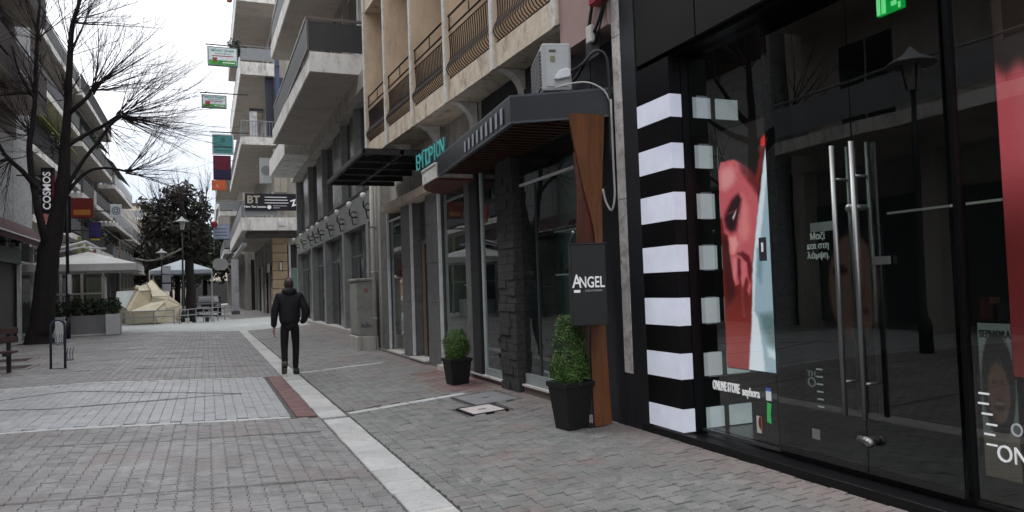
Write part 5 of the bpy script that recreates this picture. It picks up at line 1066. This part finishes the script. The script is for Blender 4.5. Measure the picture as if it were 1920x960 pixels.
# dark street pole with notice
pp = thing('street_pole', 'thin dark street pole in front of the planters', 'pole', (-4.64, 31, .14))
MB().tube([(-4.64, 31, .14), (-4.62, 31, 6.1)], .055, 8).build('shaft', blackmetal, pp, smooth=True); MB().tube([(-4.64, 31, .14), (-4.64, 31, .9)], .085, 10).build('base', blackmetal, pp, smooth=True)
B('notice', whitepaint, pp, -4.62, -4.50, 30.9, 30.93, 1.75, 2.45); B('dark_panel', M('sign black', None), pp, -5.0, -4.50, 30.98, 31.02, 3.95, 5.3); B('notice_box', blackmetal, pp, -4.70, -4.56, 30.93, 31.07, 1.2, 1.7)

# ------------------------------------------------------------------ trees
def spline(pts, rad, sub=4):
    P = [Vector(p) for p in pts]; o = []; rr = []
    for i in range(len(P)-1):
        p0, p1, p2, p3 = P[max(i-1, 0)], P[i], P[i+1], P[min(i+2, len(P)-1)]
        for s in range(sub):
            t = s/sub; o.append(.5*((2*p1)+(p2-p0)*t+(2*p0-5*p1+4*p2-p3)*t*t+(3*p1-p0-3*p2+p3)*t**3)); rr.append(rad[i]+(rad[i+1]-rad[i])*t)
    o.append(P[-1]); rr.append(rad[-1]); return o, rr
def twig(mb, p, d, L, r, rnd, depth, lift=.38, up=.0):
    n = 5; pts = [p]; q = Vector(p); dd = Vector(d).normalized(); curve = Vector((rnd.uniform(-1, 1), rnd.uniform(-1, 1), rnd.uniform(-.4, 1)*1.0))*lift; rr = [r]
    for i in range(n):
        dd = (dd+curve/n+Vector((rnd.uniform(-1, 1), rnd.uniform(-1, 1), rnd.uniform(-1, 1)))*.07).normalized(); q = q+dd*L/n; pts.append(q.copy()); rr.append(r*(1-.75*(i+1)/n))
    mb.tube(pts, rr, 4 if depth > 1 else 3, cap=False)
    if depth > 0:
        for i in range(1, n+1):
            for _ in range(1 if i < 3 else 2):
                if rnd.random() < .78:
                    nd = (dd+Vector((rnd.uniform(-1, 1), rnd.uniform(-1, 1), rnd.uniform(-.5, .9)))*.55).normalized(); twig(mb, pts[i], nd, L*rnd.uniform(.3, .55), rr[i]*.7, rnd, depth-1, lift)
def bare_tree(t, limbs, fans, seed=1, tr=.012, bark=barkm):
    rnd = random.Random(seed)
    for k, (nm, pts, rad) in enumerate(limbs):
        o, rr = spline(pts, rad); o = [p+Vector((rnd.uniform(-1, 1), rnd.uniform(-1, 1), 0))*rr[i]*.12 for i, p in enumerate(o)]
        MB().tube(o, rr, 12 if nm == 'trunk' else 7).build(nm, bark, t, smooth=True)
    mb = MB()
    for (p, d, n, L, sp, depth) in fans:
        for i in range(n):
            dd = (Vector(d).normalized()+Vector((rnd.uniform(-1, 1), rnd.uniform(-1, 1), rnd.uniform(-1, 1)))*sp); twig(mb, Vector(p)+Vector((rnd.uniform(-.08, .08), rnd.uniform(-.08, .08), rnd.uniform(-.08, .08))), dd, L*rnd.uniform(.6, 1.1), tr*rnd.uniform(.7, 1.4), rnd, depth)
    o = mb.build('twigs', twigm, t); o['kind'] = 'stuff'
bt = thing('bare_tree', 'big bare pollarded tree with thick dark trunk on the left', 'tree', (-5.0, 28.2, .14))
limbs = [('trunk', [(-5.03, 28.2, .05), (-5.0, 28.2, .5), (-4.89, 28.2, 1.6), (-4.73, 28.2, 3.16), (-4.48, 28.2, 4.38), (-4.31, 28.2, 5.61), (-4.19, 28.2, 7.39), (-4.09, 28.2, 9.36), (-4.0, 28.2, 10.63), (-3.76, 28.2, 11.56), (-3.55, 28.2, 12.9)], [.46, .37, .33, .32, .23, .19, .13, .095, .075, .055, .03]),
 ('limb', [(-4.72, 28.1, 3.1), (-4.9, 27.8, 4.16), (-5.07, 27.8, 5.19), (-5.18, 27.8, 6.39), (-5.02, 27.8, 7.78), (-4.96, 27.8, 9.53), (-4.84, 27.8, 11.3)], [0.150, 0.116, 0.102, 0.088, 0.068, 0.054, 0.034]),
 ('limb', [(-4.98, 27.8, 5.13), (-5.3, 27.5, 5.62), (-5.73, 27.3, 6.11), (-6.14, 27.3, 6.93), (-6.68, 27.3, 7.9)], [0.082, 0.075, 0.061, 0.048, 0.027]),
 ('limb', [(-4.5, 28.3, 4.5), (-4.1, 28.5, 5.3), (-3.63, 28.5, 5.82), (-3.07, 28.5, 5.96), (-2.42, 28.5, 5.85)], [0.088, 0.061, 0.051, 0.041, 0.041]),
 ('limb', [(-4.36, 28.3, 5.0), (-3.86, 28.5, 6.03), (-3.3, 28.5, 6.86), (-2.94, 28.5, 7.43), (-2.64, 28.5, 7.72)], [0.082, 0.061, 0.054, 0.048, 0.048]),
 ('limb', [(-4.25, 28.3, 6.6), (-3.65, 28.8, 7.18), (-3.16, 28.8, 7.48), (-2.72, 28.8, 7.85)], [0.082, 0.068, 0.061, 0.048]),
 ('limb', [(-4.12, 28.2, 7.7), (-3.77, 28.0, 7.99), (-3.53, 28.0, 8.27), (-3.42, 28.0, 8.5)], [0.082, 0.068, 0.061, 0.054]),
 ('limb', [(-5.0, 27.8, 8.0), (-5.4, 27.6, 8.8), (-5.6, 27.6, 9.8)], [0.048, 0.034, 0.020])]
fans = [((-2.45, 28.5, 5.85), (1, 0, .30), 12, 2.1, .55, 1), ((-2.6, 28.5, 7.75), (1, 0, .22), 17, 2.9, .62, 1), ((-2.72, 28.8, 7.85), (1, 0, .9), 14, 2.9, .45, 1), ((-2.64, 28.5, 7.7), (1, .1, -.25), 10, 2.3, .35, 1), ((-3.42, 28.0, 8.5), (.9, 0, .75), 22, 3.0, .5, 1), ((-3.42, 28, 8.4), (.2, 0, 1), 10, 2.6, .5, 1),
 ((-4.06, 28.2, 9.7), (.3, 0, 1), 12, 2.8, .7, 1), ((-4.0, 28.2, 10.8), (.9, 0, .7), 12, 2.6, .6, 1), ((-4.9, 27.8, 10.0), (-.1, 0, 1), 12, 2.4, .7, 1),
 ((-5.15, 27.8, 6.9), (-.6, 0, .5), 18, 2.0, .9, 2), ((-5.0, 27.8, 8.2), (-.4, 0, .5), 18, 2.0, .9, 2), ((-6.2, 27.3, 7.1), (-.4, 0, .4), 12, 1.7, .9, 2), ((-4.3, 28.2, 6.4), (-.2, -.2, .5), 12, 1.7, .9, 2), ((-5.6, 27.4, 6.0), (-.2, 0, -.2), 12, 1.6, .8, 1), ((-4.2, 28.2, 8.2), (-.4, -.2, .6), 12, 1.8, .8, 2), ((-3.1, 28.8, 7.5), (.5, 0, -.6), 8, 1.5, .6, 1)]
bare_tree(bt, limbs, [(p, d, int(n*1.25), l*1.12, sp*1.1, 2) for p, d, n, l, sp, dep in fans], 3, tr=.0145)
def simple_tree(label, x, y, h, r, seed, tw=1, lean=(0, 0), spread=1):
    t = thing('bare_tree', label, 'tree', (x, y, .14)); rnd = random.Random(seed)
    lm = [('trunk', [(x, y, .05), (x+.05+lean[0]*.3, y, h*.25), (x+lean[0], y+.05, h*.5), (x+lean[0]*1.5+.1, y, h*.8)], [r, r*.75, r*.6, r*.25])]; fn = []
    for k in range(7):
        a = rnd.uniform(0, 6.28); z = h*rnd.uniform(.38, .6); l = h*rnd.uniform(.22, .32); l *= spread; e = (x+lean[0]+math.cos(a)*l, y+math.sin(a)*l, z+l*rnd.uniform(.6, 1.2))
        lm.append(('limb', [(x+lean[0]*.9, y, z), ((x+lean[0]+e[0])/2, (y+e[1])/2, (z+e[2])/2-.1), e], [r*.4, r*.28, r*.15])); fn.append((e, (math.cos(a)*.6, math.sin(a)*.6, .8), 9, h*.22, .55, tw))
    fn.append(((x+lean[0]*1.5+.1, y, h*.78), (0, 0, 1), 12, h*.22, .7, tw)); bare_tree(t, lm, fn, seed, tr=.014); return t
simple_tree('bare tree across from the black store, mirrored in its glass', -5.5, 15.6, 9.0, .24, 11, 1, spread=.5)
simple_tree('thin bare tree between the far left buildings and the evergreen', -4.2, 72, 9.5, .2, 12, 1)
simple_tree('leafless tree far down the street left of the evergreen', -3.5, 86, 9, .2, 14, 1)
# evergreen in the middle with a bare top
eg = thing('evergreen_tree', 'dark evergreen tree with a thick trunk in the middle of the street', 'tree', (-.85, 46, .1))
lm = [('trunk', [(-.85, 46, .0), (-.84, 46, 2.59), (-.95, 46, 4.1), (-1.12, 46, 5.62), (-1.24, 46, 6.9)], [.30, .24, .22, .17, .12]), ('limb', [(-.95, 46, 4.1), (-1.8, 46.2, 5.2), (-2.4, 46.3, 6.4)], [.12, .08, .05]), ('limb', [(-1.0, 46, 4.6), (-.3, 46, 5.6), (.1, 46, 6.8)], [.12, .08, .05])]
fn = [((-1.2, 46, 6.9), (-.3, 0, 1), 12, 2.2, .6, 1), ((-2.3, 46.3, 6.4), (-.6, 0, .8), 10, 2.2, .5, 1), ((0, 46, 6.8), (.3, 0, 1), 9, 2.0, .6, 1)]
bare_tree(eg, lm, fn, 21, tr=.02)
for q, (dx, dz, sx_, sz_, nn, mt) in enumerate(((-1.5, .1, .5, .45, 260, brownleaf), (1.3, .7, .5, .6, 300, darkleaf), (.2, 2.1, .45, .4, 160, brownleaf), (-1.9, 1.0, .35, .4, 120, brownleaf), (-1.0, .6, 1.0, .95, 1300, darkleaf), (.55, 1.1, 1.0, 1.0, 1300, darkleaf), (-.2, 1.5, .85, .65, 800, brownleaf), (-1.3, -.4, .8, .8, 900, brownleaf), (.9, -.3, .8, .9, 1100, darkleaf), (-.3, -.2, 1.1, 1.0, 1500, darkleaf))):
    bush('crown', eg, (-1.35+dx, 47+.4*(q % 3), 5.8+dz), (sx_*1.05, .9, sz_), int(nn*.5), mt, .15, seed=50+q); bush('ivy_foliage', eg, (-.75, 45.8, 4.5), (.95, .6, .8), 700, brownleaf, .14, seed=8)
# background evergreens closing the street
for k, (x, y, s, z, lb) in enumerate(((-2.6, 78, 3.2, 6.2, 'dark round tree behind the lamp, farther down the street'), (-.2, 95, 3.8, 6.5, 'dark tree at the end of the street on the right side'), (-5.4, 100, 3.6, 6.0, 'brownish tree far down the street before the beige block'), (-3.2, 120, 5, 7, 'broad hazy tree closing the far end of the street'))):
    t = thing('background_tree', lb, 'tree', (x, y, .1)); MB().tube([(x, y, 0), (x+.1, y, z)], [.3, .15], 8).build('trunk', barkm, t, smooth=True); bush('crown', t, (x, y, z), (s, s, s*.95), 2600, [darkleaf, hedge, brownleaf, brownleaf][k], .30, seed=30+k)

# ------------------------------------------------------------------ street lamps
def lantern(x, y, label, h=5.1):
    t = local(thing('street_lamp', label, 'street lamp', (x, y, gz(x))))
    MB().lathe([(.11, 0), (.11, .5), (.06, .6), (.05, h*.7), (.04, h)], n=10).build('post', M('dark green post', (.02, .03, .028), rough=.5), t, smooth=True)
    MB().lathe([(.10, h), (.16, h+.38), (.15, h+.42)], n=8).build('lantern_glass', M('lamp pane', (.45, .46, .42), rough=.3), t)
    MB().lathe([(.40, h+.42), (.36, h+.46), (.12, h+.60), (.03, h+.72)], n=14).build('cap', M('lamp cap', (.30, .31, .30), rough=.5), t, smooth=True)
    mb = MB()
    for i in range(4):
        a = math.pi/2*i+.4; mb.tube([(.10*math.cos(a), .10*math.sin(a), h), (.17*math.cos(a), .17*math.sin(a), h+.42)], .012, 4)
    mb.build('frame', blackmetal, t); return t
lantern(-1.2, 45, 'hat shaped street lantern in front of the evergreen')
lantern(-3.2, 8.9, 'street lantern across from the glass doors, mirrored in them', 4.4)
lantern(-2.75, 55, 'slim dark street lamp with sign plates left of the evergreen', 3.9)
for k, (z, c) in enumerate(((3.1, (.5, .5, .5)), (2.5, (.3, .32, .34)), (1.9, (.4, .4, .42)))):
    o = thing('notice_plate', ('top', 'middle', 'bottom')[k]+' notice plate on the slim dark lamp post', 'notice', (-2.6, 54.9, z)); B('plate', M('plate %d' % k, c), o, -2.72, -2.2, 54.86, 54.9, z, z+.5); B('clamp', blackmetal, o, -2.78, -2.70, 54.85, 54.92, z+.2, z+.28)
cable([(-3.9, 50, 3.9), (-3.2, 49, 3.7), (-2.3, 47, 3.78), (-1.25, 45.05, 4.15)], .05, M('pale hose', (.35, .33, .28)), 'pale sagging line tied between the lamp posts', 'line', 'hanging_line')

# ------------------------------------------------------------------ draped cream structure, fences, distant car, parasol
dm = thing('covered_fountain', 'angular cream structure like crumpled canvas in the middle of the street', 'fountain', (-2.7, 44, .1))
def facet(vs, fs, m, nm): MB().add(vs, fs).build(nm, m, dm)
FP = {'A': (-4.36, 43.5, 1.34), 'B': (-4.35, 44.0, 1.9), 'C': (-3.4, 44.0, 1.94), 'D': (-3.86, 43.3, 1.01), 'E': (-3.4, 44.0, 2.12), 'F': (-2.71, 44.6, 2.49), 'G': (-2.31, 44.2, 1.94), 'H': (-1.31, 44.2, 1.07), 'I': (-1.34, 44.2, .83), 'J': (-2.73, 43.9, 1.89), 'K': (-3.28, 43.8, 1.88), 'L': (-2.76, 43.7, 1.24), 'M': (-3.7, 42.9, .82), 'm': (-3.7, 42.9, .71), 'N': (-2.07, 43.3, 1.25), 'O': (-2.5, 42.8, .82), 'o': (-2.51, 42.8, .71), 'P': (-1.87, 43.9, 1.57), 'Q': (-2.67, 43.7, 1.57), 'R': (-1.91, 43.7, 1.38), 'S': (-1.98, 43.2, .93), 'T': (-3.64, 43.0, .2), 'U': (-1.71, 43.6, .2), 'V': (-2.32, 42.9, .2), 'W': (-2.94, 44.1, 2.26), 'X': (-4.3, 45.6, .2), 'Y': (-1.3, 45.6, .2), 'Z': (-2.8, 45.2, 2.0), 'n': (-2.07, 43.3, 1.14), 'l': (-3.9, 43.3, .2)}
def fc(nm, m, *polys):
    ks = sorted(set(''.join(polys))); facet([FP[k] for k in ks], [tuple(ks.index(k) for k in p) for p in polys], m, nm)
cream2 = M('pale cream canvas', (.62, .57, .44), rough=.8, var=.1, scale=2, stain=(.4, .34, .22), stain_amt=.4); cream3 = M('tan canvas', (.40, .34, .23), rough=.85, var=.15, scale=3)
fc('white_sheet', M('grey white sheet', (.48, .52, .50), var=.08), 'ABCD', 'ABX')
fc('left_wing', cream2, 'CKMD', 'CEK', 'DMTl', 'DlXA')
fc('back_panel', cream3, 'KJLM')
fc('peak', cream2, 'EWJK', 'WFJ', 'FGJ', 'GPQJ', 'EWZ', 'WFZ', 'FGZ')
fc('box_panel', creamcover, 'QPRL', 'LRN')
fc('right_wing', creamcover, 'GHRP', 'RHSN', 'GHYZ', 'EZXB', 'ZYX')
fc('slab_panel', cream2, 'MLNO'); fc('slab_edge', cream3, 'MOom', 'ONno')
fc('base_panel', creamcover, 'moVT', 'onSV', 'SHIUV', 'HIY', 'IUY')
for k_, r_ in (('ED', .03), ('WJ', .03), ('JK', .03), ('JL', .025), ('PR', .025), ('QP', .025), ('FG', .03), ('GH', .03), ('RH', .03)): MB().tube([FP[k_[0]], FP[k_[1]]], r_, 5).build('seam_cord', cream3, dm)
MB().ball((-3.4, 43.97, 2.08), .12, 8, 6).build('knot', cream2, dm, smooth=True)
MB().box(-4.2, -1.3, 43.1, 45.6, .05, .22).build('base', concrete, dm)
for k in range(7):
    o = MB().box(-1.75+.33*k, -1.55+.33*k, 43.9, 44.3, .1, .34).build('stone_block', [slabwhite, blackmetal][k % 2], dm)
def fence(label, x0, x1, y0, y1, z=.12):
    t = thing('low_fence', label, 'fence', ((x0+x1)/2, (y0+y1)/2, z)); n = max(2, int(math.hypot(x1-x0, y1-y0)/.85))
    for i in range(n+1):
        k = i/n; MB().tube([(x0+(x1-x0)*k, y0+(y1-y0)*k, z-.05), (x0+(x1-x0)*k, y0+(y1-y0)*k, z+.72)], .035, 6).build('post', railm, t)
    for h in (.72, .42): MB().tube([(x0, y0, z+h), (x1, y1, z+h)], .03, 6).build('rail', railm, t)
fence('low grey metal fence in front of the cream structure', -4.4, -1.55, 42.6, 41.6); fence('low grey metal fence right of the cream structure', -1.3, .95, 41.9, 46.5); fence('low grey fence behind the stone blocks', -1.4, .1, 46.5, 48.5)
pu = thing('cafe_parasol', 'wide pale parasol behind the evergreen trunk', 'parasol', (-1.5, 57, .1)); cx, cy, a = -1.6, 58, 2.0
mb = MB(); ed = [(cx-a, cy-a, 3.35), (cx+a, cy-a, 3.35), (cx+a, cy+a, 3.35), (cx-a, cy+a, 3.35)]; mb.add([(cx, cy, 4.15)]+ed+[(p[0], p[1], 3.1) for p in ed], [(0, 1, 2), (0, 2, 3), (0, 3, 4), (0, 4, 1), (1, 5, 6, 2), (2, 6, 7, 3), (3, 7, 8, 4), (4, 8, 5, 1)]); q = mb.build('canopy', M('blue grey canvas', (.42, .46, .50)), pu); q.modifiers.new('t', 'SOLIDIFY').thickness = .012
mb = MB()
for p in ed: mb.tube([(p[0]*.98+cx*.02, p[1], .1), (p[0]*.98+cx*.02, p[1], 3.3)], .05, 6)
mb.build('pole', whitepaint, pu)
# parked car (bonnet towards the camera)
car = local(thing('parked_car', 'dark red car parked behind the evergreen trunk', 'car', (.1, 60, .1), 0)); cm = M('dark red car paint', (.020, .006, .007), rough=.55, var=.05, spec=.2)
prof = [(-2.1, .35), (-2.15, .62), (-1.9, .80), (-1.1, .93), (-.45, 1.38), (.9, 1.42), (1.7, .98), (2.1, .90), (2.15, .4), (1.9, .28), (-1.9, .28)]
bm_ = MB(); secs = [(-.84, .90), (-.78, 1.0), (.78, 1.0), (.84, .90)]
n = len(prof); vs = []
for x, s in secs: vs += [(x, y, .28+(z-.28)*(s if z > .9 else 1)) for y, z in prof]
fs = [(i*n+j, i*n+(j+1) % n, (i+1)*n+(j+1) % n, (i+1)*n+j) for i in range(3) for j in range(n)]+[tuple(reversed(range(n))), tuple(3*n+j for j in range(n))]
bm_.add(vs, fs).build('body', cm, car, bevel=.04)
MB().add([(-.72, -1.08, .96), (.72, -1.08, .96), (.62, -.50, 1.36), (-.62, -.50, 1.36)], [(0, 1, 2, 3)]).build('windscreen', M('pale windscreen', (.20, .22, .23), rough=.3), car)
for s in (-1, 1):
    MB().ball((s*.62, -2.08, .66), .12, 10, 6, (1.4, .4, .8)).build('headlight', lampglass, car, smooth=True)
    for y in (-1.35, 1.35): w_ = MB().tube([(s*.62, y, .31), (s*.86, y, .31)], .31, 16).build('wheel', blackmetal, car); MB().tube([(s*.861, y, .31), (s*.87, y, .31)], .18, 12).build('rim', steel, w_)
MB().box(-.5, .5, -2.19, -2.14, .42, .60).build('grille', blackmetal, car); MB().box(-.26, .26, -2.205, -2.192, .46, .57).build('number_plate', whitepaint, car); MB().box(-.86, .86, -2.2, -2.1, .30, .40).build('bumper', blackmetal, car)
# ------------------------------------------------------------------ bench, tree pits, bicycle racks
bn2 = thing('park_bench', 'dark wooden slatted bench cut by the left edge', 'bench', (-3.9, 17.2, .14))
wd = M('dark red brown wood', (.045, .018, .016), rough=.6, var=.3, scale=4, stretch=(.5, 4, 4))
for x in (-3.59, -5.1):
    MB().box(x-.035, x+.035, 17.22, 17.30, .14, 1.0).build('leg', blackmetal, bn2, bevel=.008); MB().box(x-.035, x+.035, 16.9, 17.3, .48, .53).build('bracket', blackmetal, bn2)
for z in (.90, .73): B('back_slat', wd, bn2, -5.2, -3.42, 17.16, 17.215, z, z+.115, bevel=.008)
for y in (16.86, 16.97, 17.08): B('seat_slat', wd, bn2, -5.2, -3.42, y, y+.09, .535, .575, bevel=.006)
for k, (x0, x1, y0, y1) in enumerate(((-4.3, -3.45, 17.9, 18.9), (-4.6, -3.85, 20.1, 21.2), (-5.7, -4.3, 27.5, 28.9))):
    tp = thing('tree_pit', ('bare earth pit behind the bench, nearer one', 'bare earth pit behind the bench, farther one', 'earth pit round the foot of the big bare tree')[k], 'tree pit', (x0, y0, .14)); B('soil', M('dark soil', (.05, .035, .03), rough=1, var=.4, scale=9, bump=.6), tp, x0, x1, y0, y1, .1, .147)
    mb = MB()
    for a, b, c, d in ((x0-.07, x1+.07, y0-.07, y0-.002), (x0-.07, x1+.07, y1+.002, y1+.07), (x0-.07, x0-.002, y0, y1), (x1+.002, x1+.07, y0, y1)): mb.box(a, b, c, d, .1, .160)
    mb.build('kerb', M('kerb stone', (.28, .25, .24)), tp)
bluem = M('dark blue steel', (.02, .028, .05), rough=.4)
for k, (x, y, hh, lb) in enumerate(((-2.80, 17.5, .98, 'dark blue hoop bicycle rack beside the bench'), (-4.0, 25.0, .9, 'farther bicycle rack near the big tree'))):
    t = thing('bicycle_rack', lb, 'bicycle rack', (x, y, .14)); r = .125
    if k == 0:
        pts = [(x-r, y, .14), (x-r, y, .14+hh-r)]+[(x-r*math.cos(a), y, .14+hh-r+r*math.sin(a)) for a in [i*math.pi/8 for i in range(1, 8)]]+[(x+r, y, .14+hh-r), (x+r, y, .14)]
        MB().tube(pts, .024, 8).build('hoop', bluem, t, smooth=True); MB().box(x-r-.03, x+r+.03, y-.04, y+.04, .135, .15).build('base_plate', bluem, t)
    for s in ((1,) if k == 0 else (-1, 1)):
        mb = MB(); x0 = x+(r if k == 0 else 0)*s; mb.tube([(x0, y, .30), (x0+.16*s, y, .30)], .010, 5)
        for q in range(3): mb.tube([(x0+(.04+.05*q)*s, y, .29), (x0+(.03+.05*q)*s, y, .42), (x0+(.05+.05*q)*s, y, .55)], .008, 5)
        mb.build('wheel_holder', bluem, t)

# ------------------------------------------------------------------ potted topiary by the shoe shop
def pot(label, x, y, h, w0, w1, bs, bc, shape, seed, rz=0):
    t = local(thing('potted_topiary', label, 'plant', (x, y, gz(x)), rz)); s0, s1 = w0/2, w1/2
    P = [[(-s, -s), (s, -s), (s, s), (-s, s)] for s in (s0, s1)]
    mb = MB(); vs = [(a, b, .0) for a, b in P[0]]+[(a, b, h-.05) for a, b in P[1]]+[(a*1.08, b*1.08, h-.05) for a, b in P[1]]+[(a*1.10, b*1.10, h) for a, b in P[1]]+[(a*.9, b*.9, h) for a, b in P[1]]+[(a*.88, b*.88, h-.05) for a, b in P[1]]
    fs = [(3, 2, 1, 0)]+[(k*4+j, k*4+(j+1) % 4, (k+1)*4+(j+1) % 4, (k+1)*4+j) for k in range(5) for j in range(4)]+[(20, 21, 22, 23)]; mb.add(vs, fs).build('pot', planterm, t, bevel=.012)
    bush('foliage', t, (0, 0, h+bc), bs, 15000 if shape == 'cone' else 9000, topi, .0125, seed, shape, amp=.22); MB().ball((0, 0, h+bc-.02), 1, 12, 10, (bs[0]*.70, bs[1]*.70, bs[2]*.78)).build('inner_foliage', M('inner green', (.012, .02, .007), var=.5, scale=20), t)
    MB().tube([(0, 0, h-.08), (0, 0, h+bc)], .02, 6).build('stem', barkm, t); return t
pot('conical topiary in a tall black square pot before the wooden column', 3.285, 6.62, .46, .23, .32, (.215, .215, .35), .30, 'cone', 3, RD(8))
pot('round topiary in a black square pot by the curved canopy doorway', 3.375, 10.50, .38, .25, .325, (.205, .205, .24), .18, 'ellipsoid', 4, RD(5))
# ------------------------------------------------------------------ the walking man
man = local(thing('person', 'man walking away in black hooded jacket and black trousers', 'person', (1.40, 14.28, .005), RD(0)))
skin = M('skin', (.33, .19, .14), rough=.6, var=.08); jk = M('black padded jacket', (.005, .005, .008), rough=.75, var=.3, scale=9, bump=.3, bscale=30); tr = M('black trousers', (.004, .004, .005), rough=.9, var=.2); hair = M('short dark hair', (.035, .026, .024), rough=.9, var=.4, scale=30)
def skinmesh(name, verts, edges, rad, m, parent, sub=2, root=0):
    me = bpy.data.meshes.new('s'); me.from_pydata(verts, edges, []); o = bpy.data.objects.new('s', me); col.objects.link(o)
    sk = o.modifiers.new('skin', 'SKIN'); ss = o.modifiers.new('sub', 'SUBSURF'); ss.levels = sub; ss.render_levels = sub
    for i, r in enumerate(rad): me.skin_vertices[0].data[i].radius = r if isinstance(r, tuple) else (r, r); 
    for i in range(len(rad)): me.skin_vertices[0].data[i].use_root = (i == root)
    dg = bpy.context.evaluated_depsgraph_get(); r = bpy.data.meshes.new_from_object(o.evaluated_get(dg)); bpy.data.objects.remove(o)
    r.materials.clear(); r.materials.append(m); r.polygons.foreach_set('use_smooth', [True]*len(r.polygons)); r.name = name; return link(name, r, parent)
# body: pelvis, torso, neck, head, arms, legs as one surface
Vb = [(0, 0, .94), (0, 0, 1.15), (0, .01, 1.38), (0, .01, 1.50), (0, .015, 1.57), (0, .02, 1.66), (0, .03, 1.72),
      (-.17, .0, 1.42), (-.25, -.02, 1.15), (-.27, .02, .92), (-.275, .03, .85), (.17, 0, 1.42), (.28, -.04, 1.17), (.25, .03, .98), (.21, .06, .93),
      (-.08, 0, .84), (-.105, -.03, .50), (-.12, -.205, .13), (.08, 0, .84), (.108, .06, .50), (.09, .05, .10)]
Eb = [(0, 1), (1, 2), (2, 3), (3, 4), (4, 5), (5, 6), (2, 7), (7, 8), (8, 9), (9, 10), (2, 11), (11, 12), (12, 13), (13, 14), (0, 15), (15, 16), (16, 17), (0, 18), (18, 19), (19, 20)]
Rb = [(.06, .05), (.09, .07), (.13, .09), .055, .058, (.080, .098), (.062, .08), .05, .042, .030, .028, .05, .042, .032, .03, .06, .038, .028, .06, .038, .028]
skinmesh('body', Vb, Eb, Rb, skin, man)
def hand(nm, base, dirn, side, curl):
    d = Vector(dirn).normalized(); a = Vector((0, 1, 0)); a = (a-d*a.dot(d)).normalized(); n_ = d.cross(a)*side; b = Vector(base); vs = [b, b+d*.045]; es = [(0, 1)]; rr = [(.022, .032), (.018, .038)]
    for k, (o_, l) in enumerate(((-.026, .062), (-.009, .072), (.009, .068), (.025, .052))):
        p = b+d*.08+a*o_; i = len(vs); vs += [p, p+d*l*.5+n_*curl*.3*l, p+d*l*.8+n_*curl*l]; es += [(1, i), (i, i+1), (i+1, i+2)]; rr += [.0095, .0085, .007]
    i = len(vs); vs += [b+d*.03-a*.035, b+d*.06-a*.05+n_*.012, b+d*.085-a*.048+n_*.02]; es += [(0, i), (i, i+1), (i+1, i+2)]; rr += [.011, .0095, .008]
    return skinmesh(nm, [tuple(v) for v in vs], es, rr, skin, man, 1)
hand('hand', (-.278, .035, .84), (-.02, .10, -1), 1, .5)
# jacket, hood, trousers, shoes
Vj = [(0, 0, .87), (0, -.005, 1.08), (0, 0, 1.28), (0, .0, 1.41), (0, .01, 1.50), (-.185, 0, 1.43), (-.262, -.02, 1.16), (-.280, .02, .875), (.185, 0, 1.43), (.295, -.05, 1.17), (.262, .0, .99), (.20, .04, .93)]
Ej = [(0, 1), (1, 2), (2, 3), (3, 4), (3, 5), (5, 6), (6, 7), (3, 8), (8, 9), (9, 10), (10, 11)]
Rj = [(.205, .140), (.20, .14), (.215, .145), (.20, .13), (.10, .10), .092, .072, .055, .092, .080, .062, .05]
skinmesh('jacket', Vj, Ej, Rj, jk, man)
MB().ball((0, -.045, 1.525), .13, 16, 10, (1.05, .85, .62)).build('hood', jk, man, smooth=True)
mb = MB().ball((0, .012, 1.665), .1, 16, 12, (.83, 1.0, 1.22)); mb.build('hair', hair, man, smooth=True)
MB().ball((0, -.062, 1.725), .05, 12, 8, (1, .5, .7)).build('bald_patch', M('scalp', (.14, .10, .09), rough=.6), man, smooth=True)
for s in (-1, 1): MB().ball((s*.083, .03, 1.65), .028, 8, 6, (.4, .8, 1.2)).build('ear', skin, man, smooth=True)
Vt = [(0, 0, .96), (-.090, 0, .86), (-.105, -.03, .50), (-.12, -.205, .13), (.090, 0, .86), (.108, .06, .50), (.09, .05, .09)]
skinmesh('trousers', Vt, [(0, 1), (1, 2), (2, 3), (0, 4), (4, 5), (5, 6)], [(.12, .10), .092, .068, .056, .092, .068, .056], tr, man)
MB().ball((0, -.005, .885), 1, 16, 10, (.165, .112, .085)).build('trouser_seat', tr, man, smooth=True)
shm = M('dark shoe', (.010, .010, .011), rough=.6); sole = M('olive boot sole', (.07, .075, .055), rough=.8, var=.25, scale=20)
# left boot pushed up on its toe, right boot flat
R1 = Matrix.Rotation(RD(-62), 3, 'X')
mb = MB(); pr = [(-.13, 0), (.13, 0), (.15, .035), (.10, .07), (.0, .10), (-.10, .12), (-.14, .06)]
v0 = []
for x, s in ((-.048, .9), (.048, .9)): v0 += [(x, a*s, b) for a, b in pr]
n = len(pr); f0 = [(i, (i+1) % n, n+(i+1) % n, n+i) for i in range(n)]+[tuple(reversed(range(n))), tuple(range(n, 2*n))]
MB().add([tuple(R1 @ Vector(p)+Vector((-.125, -.20, .135))) for p in v0], f0).build('boot', sole, man, bevel=.02)
MB().add([tuple(Vector(p)+Vector((.105, .09, .0))) for p in v0], f0).build('boot', shm, man, bevel=.02)
MB().box(-.30, -.272, .03, .05, .70, .76).build('glove_tip', M('pale glove', (.5, .5, .5)), man, bevel=.005)
